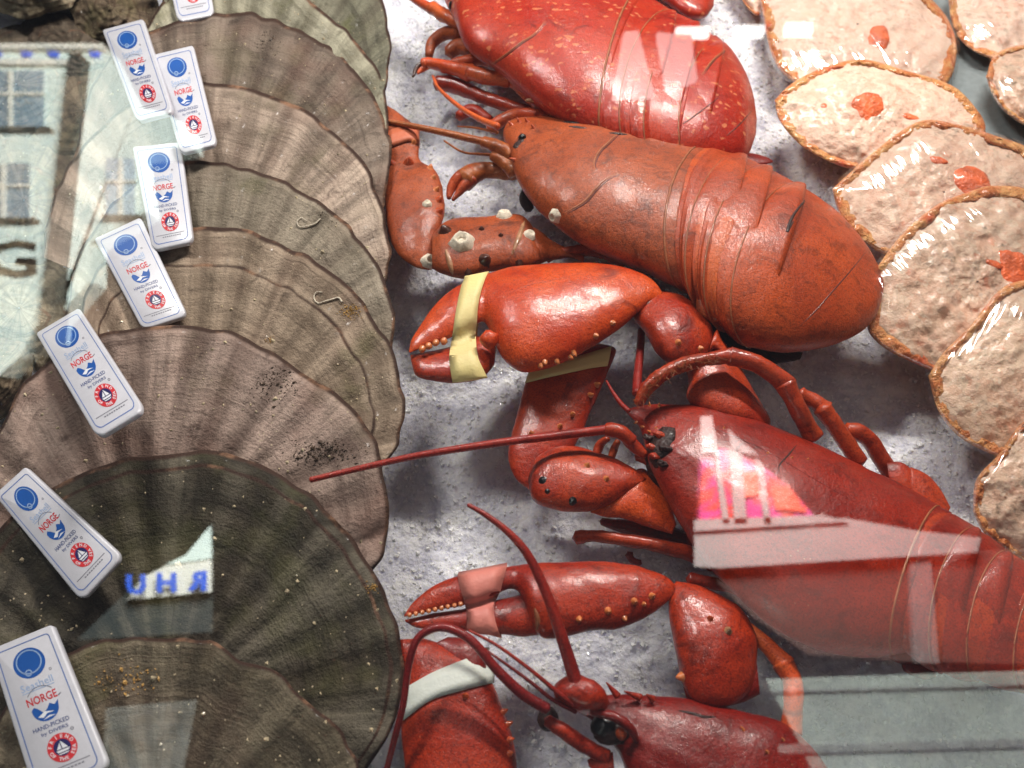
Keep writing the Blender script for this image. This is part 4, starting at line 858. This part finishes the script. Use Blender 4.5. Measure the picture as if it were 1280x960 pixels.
handD = loft('claw', [(505, 768, 505, 772), (516, 752, 520, 768), (540, 734, 545, 763), (572, 721, 576, 756), (606, 713, 612, 746), (640, 708, 646, 738), (664, 705, 668, 786), (690, 703, 688, 799), (743, 702, 740, 789), (786, 706, 784, 783), (820, 714, 816, 766), (838, 724, 834, 752), (845, 733, 843, 742)], M['l4claw'], LD, z=26, t=.6, n=90, m=56, bump=.8, bs=110, seed=55)
THD = bvh(handD)
fingD = loft('claw_finger', [(506, 774, 507, 778), (524, 770, 520, 785), (560, 764, 556, 786), (600, 756, 596, 790), (636, 746, 634, 793), (660, 742, 658, 796), (676, 750, 674, 794)], M['l4claw'], handD, z=23, t=.7, n=40, m=30, bump=.6, bs=140, seed=56)
for k in range(9): lathe_at('tooth', P(512 + k * 8, 768 - k * 1.7, 31), (0, -.8, .6), [(.0009, 0), (.0008, .0008), (.0003, .0014)], M['tub'], handD, 8, .1, k)
for x, y, r in ((640, 769, 5), (724, 774, 5), (760, 764, 5.5), (781, 773, 4), (793, 752, 5), (815, 745, 5), (805, 755, 3.5)): tubercle(handD, THD, x, y, r, M['tub'], spike=1.6)
seam(LD, THD, [(668, 760), (672, 775), (670, 792)], 4, M['seam'], 'joint_membrane', 10)
wd = loft('claw_wrist', [(836, 738, 846, 726), (836, 768, 882, 735), (842, 800, 924, 758), (848, 832, 944, 792), (852, 852, 946, 824), (858, 866, 944, 846), (868, 878, 936, 866), (882, 884, 922, 878), (894, 886, 908, 884)], M['l4claw'], LD, z=24, t=.68, n=50, m=44, bump=.8, bs=130, seed=58)
TWD = bvh(wd)
for x, y, r, m in ((888, 773, 5, 'l2tail'), (910, 788, 6, 'membrane'), (845, 826, 4, 'tub'), (852, 846, 7, 'tub')): tubercle(LD, TWD, x, y, r, M[m], spike=1.2)
loft('claw_arm', [(850, 846, 858, 872), (880, 846, 880, 886), (920, 836, 924, 880), (946, 830, 950, 868)], M['l4'], LD, z=22, t=.6, n=24, m=30, bump=.8)
tube('leg', [(922, 778, 20, 9), (942, 792, 22, 10), (966, 814, 22, 12), (982, 832, 22, 13)], M['leg1'], LD, n=24, m=14, bump=.06)
tube('leg', [(978, 828, 22, 13), (990, 850, 22, 14), (992, 880, 22, 14), (988, 915, 20, 13)], M['leg1'], LD, n=24, m=14, bump=.06)
hd2 = loft('claw', [(500, 800, 505, 830), (540, 800, 505, 850), (596, 826, 504, 890), (614, 852, 502, 908), (626, 880, 503, 930), (640, 920, 508, 960), (646, 965, 512, 1000), (640, 1010, 530, 1030)], M['l4claw'], LD, z=22, t=.5, n=70, m=50, bump=.8, bs=110, seed=60)
THE = bvh(hd2)
loft('claw_finger', [(560, 796, 540, 806), (590, 800, 552, 830), (606, 822, 560, 850), (608, 834, 580, 858)], M['l4'], hd2, z=22, t=.6, n=26, m=24, bump=.6)
for x, y in ((632, 890), (638, 905), (640, 925), (640, 942), (585, 870)): tubercle(hd2, THE, x - 3, y, 5, M['leg1'], spike=1.4)

# --- rubber bands
def rubber_band(tree, left, right, mat, label, z, n=40, lift=.0007):
    """a band lying on the claw between two edge lines, closing round the back"""
    A, B = cr(left, n), cr(right, n); rows = []
    for e in (A, A * .66 + B * .34, A * .34 + B * .66, B):
        row = []
        for p in e:
            hp = hit(tree, *p); row.append(hp[0] + hp[1] * lift if hp is not None else None)
        good = [i for i, r in enumerate(row) if r is not None]
        for i, r in enumerate(row):
            if r is None:
                row[i] = P(e[i][0], e[i][1], z)
        row = np.array(row)
        for _ in range(3): row[1:-1] = row[1:-1] * .5 + (row[:-2] + row[2:]) * .25
        V = FWD; back = [row[::-1][i] + V * (.006 + .008 * math.sin(math.pi * i / (n - 1))) for i in range(n)]
        rows.append(np.vstack([row, back]))
    m = 2 * n; outer = np.vstack(rows); cen = outer.mean(0); inner = np.vstack([r + (cen - r) * .03 for r in rows])
    v = np.vstack([outer, inner]); f = grid_faces(4, m); k = 4 * m
    f += [tuple(i + k for i in q[::-1]) for q in grid_faces(4, m)]
    f += [(j, k + j, k + (j + 1) % m, (j + 1) % m) for j in range(m)] + [(3 * m + j, 3 * m + (j + 1) % m, k + 3 * m + (j + 1) % m, k + 3 * m + j) for j in range(m)]
    o = mk('rubber_band', v, f, mat); return tag(o, label, 'rubber band', 'rubber bands round lobster claws')
TCL = bvh(handC, fing)
rubber_band(TCL, [(581, 345), (573, 375), (565, 420), (562, 452), (566, 477)], [(611, 339), (600, 372), (595, 412), (598, 450), (609, 472)], M['band_y'], 'pale yellow rubber band round the upper banded claw', 34)
rubber_band(bvh(hc2), [(663, 464), (690, 455), (730, 444), (764, 434)], [(658, 480), (690, 472), (735, 462), (758, 458)], M['band_y'], 'yellow rubber band mostly hidden under the big claw', 14)
rubber_band(bvh(handD, fingD), [(572, 722), (578, 745), (584, 770), (584, 786)], [(634, 710), (626, 735), (618, 765), (627, 798)], M['band_p'], 'pink twisted rubber band on the dark red lobster', 24)
rubber_band(bvh(hd2), [(505, 862), (540, 842), (580, 826), (611, 816)], [(503, 903), (540, 876), (585, 862), (618, 854)], M['band_w'], 'white rubber band on the claw at the front edge', 22)
rubber_band(bvh(hand), [(482, 166), (498, 160), (512, 156), (523, 160)], [(482, 188), (498, 182), (512, 178), (522, 182)], M['band_o'], 'salmon orange rubber band on the brown orange claw', 18)

# ------------------------------------------------------------------ film wrapped stuffed shells
def stuffed(outline, cx, cy, zn, zf, mat, label, seed, streak, film=True, coral=(), up=6.0):
    n, nr = 160, 60; o2 = cr(list(outline) + [outline[0]], n + 1)[:n]; c = np.array([cx, cy], float)
    root = thing('stuffed_scallop', label, 'stuffed scallop', P(cx, cy, 0), 'stuffed scallop shells wrapped in film')
    ymin, ymax = o2[:, 1].min(), o2[:, 1].max()
    zpl = lambda y: zn + (zf - zn) * np.clip((ymax - y) / (ymax - ymin), -.2, 1.2)
    th = np.linspace(0, 2 * np.pi, n, endpoint=False)
    def polar(sarr, zadd, noiseamp, scl, seed):
        S, T = np.meshgrid(sarr, th, indexing='ij'); px = c[0] + (o2[:, 0] - c[0])[None] * S; py = c[1] + (o2[:, 1] - c[1])[None] * S
        q = np.stack([px, py, px * 0 + seed * 7.3], -1); z = zpl(py) + zadd(S, T) + noiseamp * fbm(q, scl, 4, seed)
        return np.array([P(a, b, d) for a, b, d in zip(px.ravel(), py.ravel(), z.ravel())])
    s = np.linspace(.01, .95, nr)
    v = polar(s, lambda S, T: up * (1 - S ** 3.0) , 1.0, .05, seed); mk('filling', v, grid_faces(nr, n), mat, root)
    # crust rim
    rows = []
    for k in range(16):
        a = k / 15 * 1.7 * math.pi - .55 * math.pi; rad = 2.6
        ss = .93 + .07 * math.sin(a) ; rows.append(polar(np.array([ss]), lambda S, T: rad * (.85 + .35 * noise(np.stack([np.cos(T) * 3, np.sin(T) * 3, T * 0 + seed], -1), 1.0, seed)) * math.cos(a) + (.25 * np.cos(T * 34)) * max(0, math.cos(a)), 1.0, .30, seed + 3))
    v = np.vstack(rows); mk('crust', v, grid_faces(16, n), M['crust'], root)
    rows = [polar(np.array([.99 - .6 * u]), lambda S, T: -1.5 - 12 * math.sin(u * 1.5) + .6 * np.cos(T * 26), .3, .05, seed) for u in np.linspace(0, 1, 10)]
    mk('shell_dish', np.vstack(rows), grid_faces(10, n), M['crust'], root)
    for (x, y, r, sx, sy) in coral:
        tr = BVHTree.FromPolygons(*[polar(s, lambda S, T: up * (1 - S ** 3.0), 1.0, .05, seed).tolist(), grid_faces(nr, n)]); hp = hit(tr, x, y)
        if hp: ball('coral_piece', hp[0] - hp[1] * mm(r, hp[0]) * .10, mm(r, hp[0]) * 1.1, M['coral'], root, (sx, sy, .26), .22, seed, n=26, m=40, nrm=hp[1])
    if film:
        S = np.linspace(.01, 1.035, 44); ang = math.atan2(streak[1], streak[0])
        def zz(S, T):
            px = (o2[:, 0] - c[0])[None] * S; py = (o2[:, 1] - c[1])[None] * S; d = -px * math.sin(ang) + py * math.cos(ang); l = px * math.cos(ang) + py * math.sin(ang)
            q = np.stack([d * .10, l * .006, d * 0 + seed], -1)
            return up * 1.08 * (1 - S ** 4) + 3.2 - 2.0 * np.clip((S - .97) / .06, 0, 1) * 2 + .5 * noise(q, 1.0, seed) * np.minimum(1, S * 2) + .22 * noise(q, 2.2, seed + 1) * np.minimum(1, S * 2)
        mk('cling_film', polar(S, zz, .12, .012, seed + 8), grid_faces(44, n), film_mat('cling_film', ang, streak[2]), root)
pm = [pie_mat('mince_pale', srgb(226, 192, 172), srgb(238, 210, 192), .5, 1), pie_mat('mince_pink', srgb(218, 180, 156), srgb(232, 198, 176), .6, 2), pie_mat('mince_rosy', srgb(216, 178, 154), srgb(232, 198, 174), .8, 3),
      pie_mat('mince_grey', srgb(190, 156, 130), srgb(218, 184, 158), .9, 4), pie_mat('mince_sand', srgb(204, 170, 142), srgb(226, 194, 166), .8, 5)]
G_ = lambda a: (math.cos(math.radians(a)), math.sin(math.radians(a)))
stuffed([(900, -60), (930, 4), (948, 20), (960, 0), (960, -50)], 932, -28, 4, 10, pm[0], 'stuffed scallop mostly out of frame beyond the divider', 70, (.9, .4, (30, 420)), film=False)
stuffed([(950, -8), (958, 45), (972, 84), (1000, 106), (1060, 118), (1130, 116), (1182, 106), (1196, 66), (1188, 30), (1164, -2), (1120, -40), (1060, -52), (990, -40)], 1072, 30, 6, 16, pm[0], 'pale stuffed scallop at the back with glare across its film', 71, (.3, .95, (9, 190)), coral=[(1096, 46, 16, .8, 1.2)])
stuffed([(968, 125), (974, 150), (999, 180), (1030, 199), (1062, 211), (1110, 216), (1170, 208), (1222, 188), (1232, 160), (1222, 138), (1192, 108), (1132, 88), (1077, 74), (1030, 84), (990, 104)], 1100, 146, 8, 22, pm[1], 'smooth pinkish stuffed scallop with an orange roe blob', 72, (.7, .6, (30, 420)), film=False, coral=[(1086, 134, 20, .9, 1.1), (1140, 146, 9, 1.4, .5), (1030, 132, 4, 1, 1)])
stuffed([(1040, 236), (1050, 270), (1077, 300), (1106, 318), (1170, 326), (1240, 318), (1300, 290), (1316, 240), (1296, 192), (1240, 168), (1194, 155), (1155, 150), (1120, 168), (1080, 200)], 1180, 240, 10, 28, pm[2], 'rosy stuffed scallop in shiny film between two others', 73, G_(75) + ((8, 170),), coral=[(1212, 222, 26, 1.1, .8), (1170, 200, 9, 1.3, .6)])
stuffed([(1088, 345), (1084, 410), (1104, 434), (1140, 453), (1180, 468), (1250, 476), (1330, 450), (1360, 380), (1340, 300), (1290, 240), (1240, 232), (1210, 240), (1171, 256), (1128, 292)], 1222, 352, 12, 34, pm[3], 'grey mottled stuffed scallop behind the taut streaked film', 74, G_(70) + ((8, 170),), coral=[(1266, 338, 26, 1.0, 1.1), (1245, 330, 8, 1.2, .7)])
stuffed([(1160, 470), (1172, 512), (1194, 542), (1226, 562), (1260, 574), (1330, 580), (1400, 540), (1420, 460), (1390, 390), (1330, 350), (1280, 350), (1250, 362), (1212, 408), (1178, 442)], 1290, 460, 12, 34, pm[4], 'sandy stuffed scallop with bright parallel film streaks', 75, G_(120) + ((5, 260),))
stuffed([(1216, 640), (1228, 664), (1246, 680), (1290, 706), (1360, 700), (1420, 640), (1420, 570), (1370, 520), (1310, 510), (1276, 530), (1248, 568), (1220, 600)], 1320, 610, 12, 32, pm[3], 'stuffed scallop nearest the red lobster tail, cut by the frame', 76, G_(120) + ((5, 260),))
stuffed([(1184, -10), (1190, 30), (1206, 56), (1240, 74), (1300, 80), (1360, 40), (1360, -40), (1280, -80), (1210, -50)], 1270, 0, 6, 14, pm[0], 'stuffed scallop in the far corner behind a glistening crust', 77, G_(60) + ((10, 170),))
stuffed([(1232, 96), (1240, 118), (1256, 140), (1290, 160), (1350, 160), (1390, 110), (1350, 60), (1280, 56), (1244, 68)], 1310, 108, 8, 18, pm[3], 'stuffed scallop with an orange glossy crust at the right edge', 78, G_(60) + ((10, 170),))
# steel tray divider under the back row
M['steel'] = simple('brushed_steel', srgb(140, 150, 152), .35, 0, .0001, 800, .08, .25)
def slab(name, quad, z0, z1, mat):
    t = [P(x, y, z1) for x, y in quad]; b = [p + [0, 0, (z0 - z1) * .001] for p in t]
    return mk(name, np.array(t + b), [(0, 1, 2, 3), (7, 6, 5, 4)] + [(i, 4 + i, 4 + (i + 1) % 4, (i + 1) % 4) for i in range(4)], mat, smooth=False)
tag(slab('steel_tray', [(1090, -60), (1330, -60), (1330, 330), (1200, 330)], -8, 0, M['steel']), None, None, kind='structure')
tag(slab('tray_divider', [(1150, 80), (1164, 80), (1225, 250), (1209, 250)], -1, 5, M['steel']), None, None, kind='structure')

# ------------------------------------------------------------------ glass of the counter
GN = np.array([0, -math.cos(math.radians(32)), math.sin(math.radians(32))]); GK = .26
def glass_mat():
    s = NT('counter_glass'); geo = s.n('NewGeometry')
    fr = s.n('Fresnel', IOR=2.1)
    fac = s.math('MULTIPLY', fr, s.math('SUBTRACT', 1.0, geo.outputs['Backfacing']))
    return s.surf(s.n('MixShader', i0=fac, i1=s.n('BsdfTransparent', Color=(.985, .992, .99, 1)).outputs[0], i2=s.n('BsdfGlossy', Color=(1, 1, 1, 1), Roughness=0.0).outputs[0]))
gu = np.array([0, math.sin(math.radians(32)), math.cos(math.radians(32))]); gc = GN * GK
lo, hi = (-.03 - gc[2]) / gu[2], (.62 - gc[2]) / gu[2]
gt = [gc + RIGHT * x + gu * y for x, y in ((-.9, lo), (.9, lo), (.9, hi), (-.9, hi))]; gb = [p - GN * .006 for p in gt]
gl = mk('glass_pane', np.array(gt + gb), [(0, 1, 2, 3), (7, 6, 5, 4)] + [(i, 4 + i, 4 + (i + 1) % 4, (i + 1) % 4) for i in range(4)], glass_mat(), smooth=False)
tag(gl, 'clear slanted counter glass mirroring the street', 'glass pane')

# ------------------------------------------------------------------ the street mirrored in the glass
def R(px, py, Y):
    d = ray(px, py); t = (GK - CAM @ GN) / (d @ GN); h = CAM + d * t; r = d - 2 * (d @ GN) * GN
    k = (Y - h[1]) / r[1]; return h + r * k
def fbox(name, poly, Y, depth, mat, parent, hole=None):
    """a block on the far side of the street, its face at y = Y, reaching back by depth"""
    t = [R(x, y, Y) for x, y in poly]; n = len(t); b = [p - np.array([0, depth, 0]) for p in t]
    return mk(name, np.array(t + b), [list(range(n)), list(range(2 * n - 1, n - 1, -1))] + [(i, n + i, n + (i + 1) % n, (i + 1) % n) for i in range(n)], mat, parent, smooth=False)
def rq(x0, y0, x1, y1): return [(x0, y0), (x1, y0), (x1, y1), (x0, y1)]
M['render'] = simple('pale_green_render', srgb(206, 216, 204), .8, 0, 0, 3, .05); M['win'] = simple('window_glass', srgb(126, 140, 146), .15, .3, 0, 3, .15)
M['cream'] = simple('cream_sill', srgb(212, 206, 190), .7); M['pipe'] = simple('drain_pipe', srgb(60, 58, 52), .6); M['signblue'] = simple('sign_blue', srgb(40, 86, 190), .5); M['gold_letter'] = simple('letter_bronze', srgb(26, 22, 20), .5)
YB = -7.0
FB = thing('building', 'pale green street building with sash windows mirrored in the glass', 'building', R(60, 450, YB - .3) * [1, 1, 0], None)
fbox('wall', [(-120, 56), (84, 56), (84, 380), (44, 410), (24, 446), (-2, 470), (-120, 486)], YB, .3, M['render'], FB)
fbox('wall', [(104, 56), (130, 56), (168, 134), (206, 140), (236, 158), (238, 182), (170, 190), (182, 264), (112, 304), (112, 352), (64, 404), (64, 424)], YB, .3, M['render'], FB)
fbox('drain_pipe', [(86, 70), (104, 70), (64, 446), (44, 446)], YB + .12, .2, M['pipe'], FB)
fbox('cornice', rq(-120, 54, 128, 60), YB + .10, .1, M['cream'], FB); fbox('cornice', rq(-120, 74, 84, 80), YB + .08, .08, M['cream'], FB)
for q in (rq(-30, 88, 54, 158), rq(-30, 204, 36, 272), rq(132, 198, 168, 268)):
    fr = fbox('window', q, YB + .02, .05, M['win'], FB)
    x0, y0, x1, y1 = q[0][0], q[0][1], q[2][0], q[2][1]
    fbox('window_sill', rq(x0 - 6, y1, x1 + 6, y1 + 3), YB + .12, .1, M['pipe'], fr); fbox('window_frame', rq((x0 + x1) / 2 - 2, y0, (x0 + x1) / 2 + 2, y1), YB + .05, .03, M['cream'], fr); fbox('window_frame', rq(x0, (y0 + y1) / 2 - 8, x1, (y0 + y1) / 2 - 5), YB + .06, .03, M['cream'], fr)
def rletters(s, cx, cy, w, h, Y, mat, parent, mirror=False, name='lettering', bold=.02):
    v, f = fit_text(s, 0, 0, w, h, bold); 
    if mirror: v[:, 0] *= -1
    p = [R(cx + a, cy + b, Y) for a, b in v]; return mk(name, np.array(p), f, mat, parent, smooth=False)
rletters('G', 14, 323, 64, 46, YB + .03, M['gold_letter'], FB)
for x in (-6, 32, 66, 118): fbox('sign_letter', [(x - 9, 60), (x + 9, 60), (x + 5, 71), (x - 4, 71)], YB + .03, .02, M['signblue'], FB)
# sign in the gap beside the photographer's arm
SG = thing('shop_sign', 'white shop fascia with blue mirrored letters seen through a gap', 'sign', R(210, 790, -5.0) * [1, 1, 0], None)
fbox('fascia', [(265, 655), (265, 790), (96, 800), (178, 722), (232, 694)], -5.0, .02, M['shade'] if 'shade' in M else simple('shop_shade', srgb(54, 58, 56), .6), SG)  # dark grey panel painted as the shade below the sign board
fbox('sign_board', [(264, 700), (264, 740), (158, 750), (178, 722), (206, 708)], -4.96, .03, M['cream'], SG)
for ch, x in (('U', 170), ('H', 208), ('R', 246)): rletters(ch, x, 726 - (246 - x) * -.06, 25, 25, -4.92, M['signblue'], SG, True, bold=.05)
fbox('wall', [(232, 694), (262, 658), (264, 698), (206, 706)], -4.97, .03, M['render'], SG)
# shop front with pink display and street, lower right
YS = -5.5
s = NT('pink_display'); M['pink'] = s.surf(s.bsdf(s.mix(s.ramp(s.tex(6, 3, .5, None, 1.0), .42, .6), srgb(172, 56, 108), srgb(176, 58, 48)), .5)); M['redp'] = simple('orange_display', srgb(222, 84, 60), .5); M['brownstall'] = simple('stall_brown', srgb(66, 44, 38), .7); M['shopcream'] = simple('shop_cream', srgb(138, 124, 118), .7)
SH = thing('pink_shop', 'pink shop window with white frames mirrored over the red lobster', 'shop', R(1000, 850, YS) * [1, 1, 0], None)
fbox('wall', [(868, 708), (868, 650), (1060, 648), (1150, 664), (1226, 672), (1222, 690), (1060, 700), (900, 710)], YS, .01, M['shopcream'], SH)
fbox('window', [(874, 655), (878, 570), (905, 560), (950, 580), (990, 612), (1022, 650)], YS, .1, M['pink'], SH)
fbox('poster', [(926, 590), (946, 588), (950, 618), (930, 622)], YS + .02, .02, M['redp'], SH); fbox('poster', [(965, 610), (985, 606), (1008, 640), (970, 636)], YS + .02, .02, M['redp'], SH)
for q in ([(876, 520), (890, 520), (898, 566), (876, 568)], [(910, 536), (922, 548), (948, 568), (916, 564)], [(912, 560), (926, 562), (934, 655), (918, 655)], [(944, 572), (954, 580), (964, 655), (956, 655)], [(892, 566), (898, 566), (912, 655), (904, 655)], [(868, 650), (1030, 644), (1060, 652), (868, 664)]):
    fbox('window_frame', q, YS + .03, .02, M['shopcream'], SH)
fbox('stall_board', [(880, 712), (1060, 702), (1222, 692), (1340, 684), (1340, 832), (1130, 826), (1010, 818), (940, 770)], YS - .1, .1, M['brownstall'], SH)
fbox('column', [(1138, 704), (1164, 702), (1174, 829), (1144, 828)], YS - .05, .05, simple('grey_column', srgb(96, 88, 84), .7), SH)
M['pave'] = simple('pale_paving', srgb(118, 122, 112), .8, 0, 0, 9, .22); M['pave2'] = simple('dark_paving', srgb(92, 92, 86), .8, 0, 0, 30, .4)
gp = [R(930, 850, -3.2), R(1330, 838, -3.2)]
ST = fbox('pavement', [(958, 850), (1330, 838), (1330, 1020), (1040, 1020), (1000, 930)], -4.2, .01, M['pave'], None); tag(ST, None, None, kind='structure')
for k, (ya, yb) in enumerate(((861, 864), (930, 940))):
    kb = fbox('kerb', [(962 + k * 10, ya + 2), (1330, ya - 8), (1330, yb - 8), (964 + k * 10, yb + 2)], -4.19, .005, M['pave2'], None); tag(kb, None, None, kind='structure')
fbox_p = fbox('pavement', [(132, 886), (246, 876), (222, 1000), (128, 1000)], -4.2, .01, M['pave2'], None); tag(fbox_p, None, None, kind='structure')
# ceiling lamps mirrored near the top
s = NT('lamp_glow'); M['glow'] = s.surf(s.n('Emission', Color=(1, .97, .93, 1), Strength=9.0)); s = NT('lamp_dim'); M['dim'] = s.surf(s.n('Emission', Color=(1, .95, .92, 1), Strength=2.6))
for q in (rq(846, 33, 887, 43), rq(921, 31, 956, 42), rq(984, 28, 1016, 40)):
    o = fbox('ceiling_lamp', q, -3.0, .04, M['glow'], None); tag(o, {846: 'white strip lamp mirrored above the scarlet tail', 921: 'white strip lamp mirrored between the scarlet tail and the stuffed scallops', 984: 'white strip lamp mirrored on the pale stuffed scallop'}[q[0][0]], 'lamp', 'strip lamps mirrored in the glass')
for q, lb in (([(780, 40), (798, 38), (818, 118), (766, 120)], 'narrow lit panel mirrored over the scarlet tail'), ([(822, 40), (864, 44), (872, 98), (834, 110)], 'square lit panel mirrored over the scarlet tail')):
    o = fbox('lit_panel', q, -3.0, .04, M['dim'], None); tag(o, lb, 'light panel')
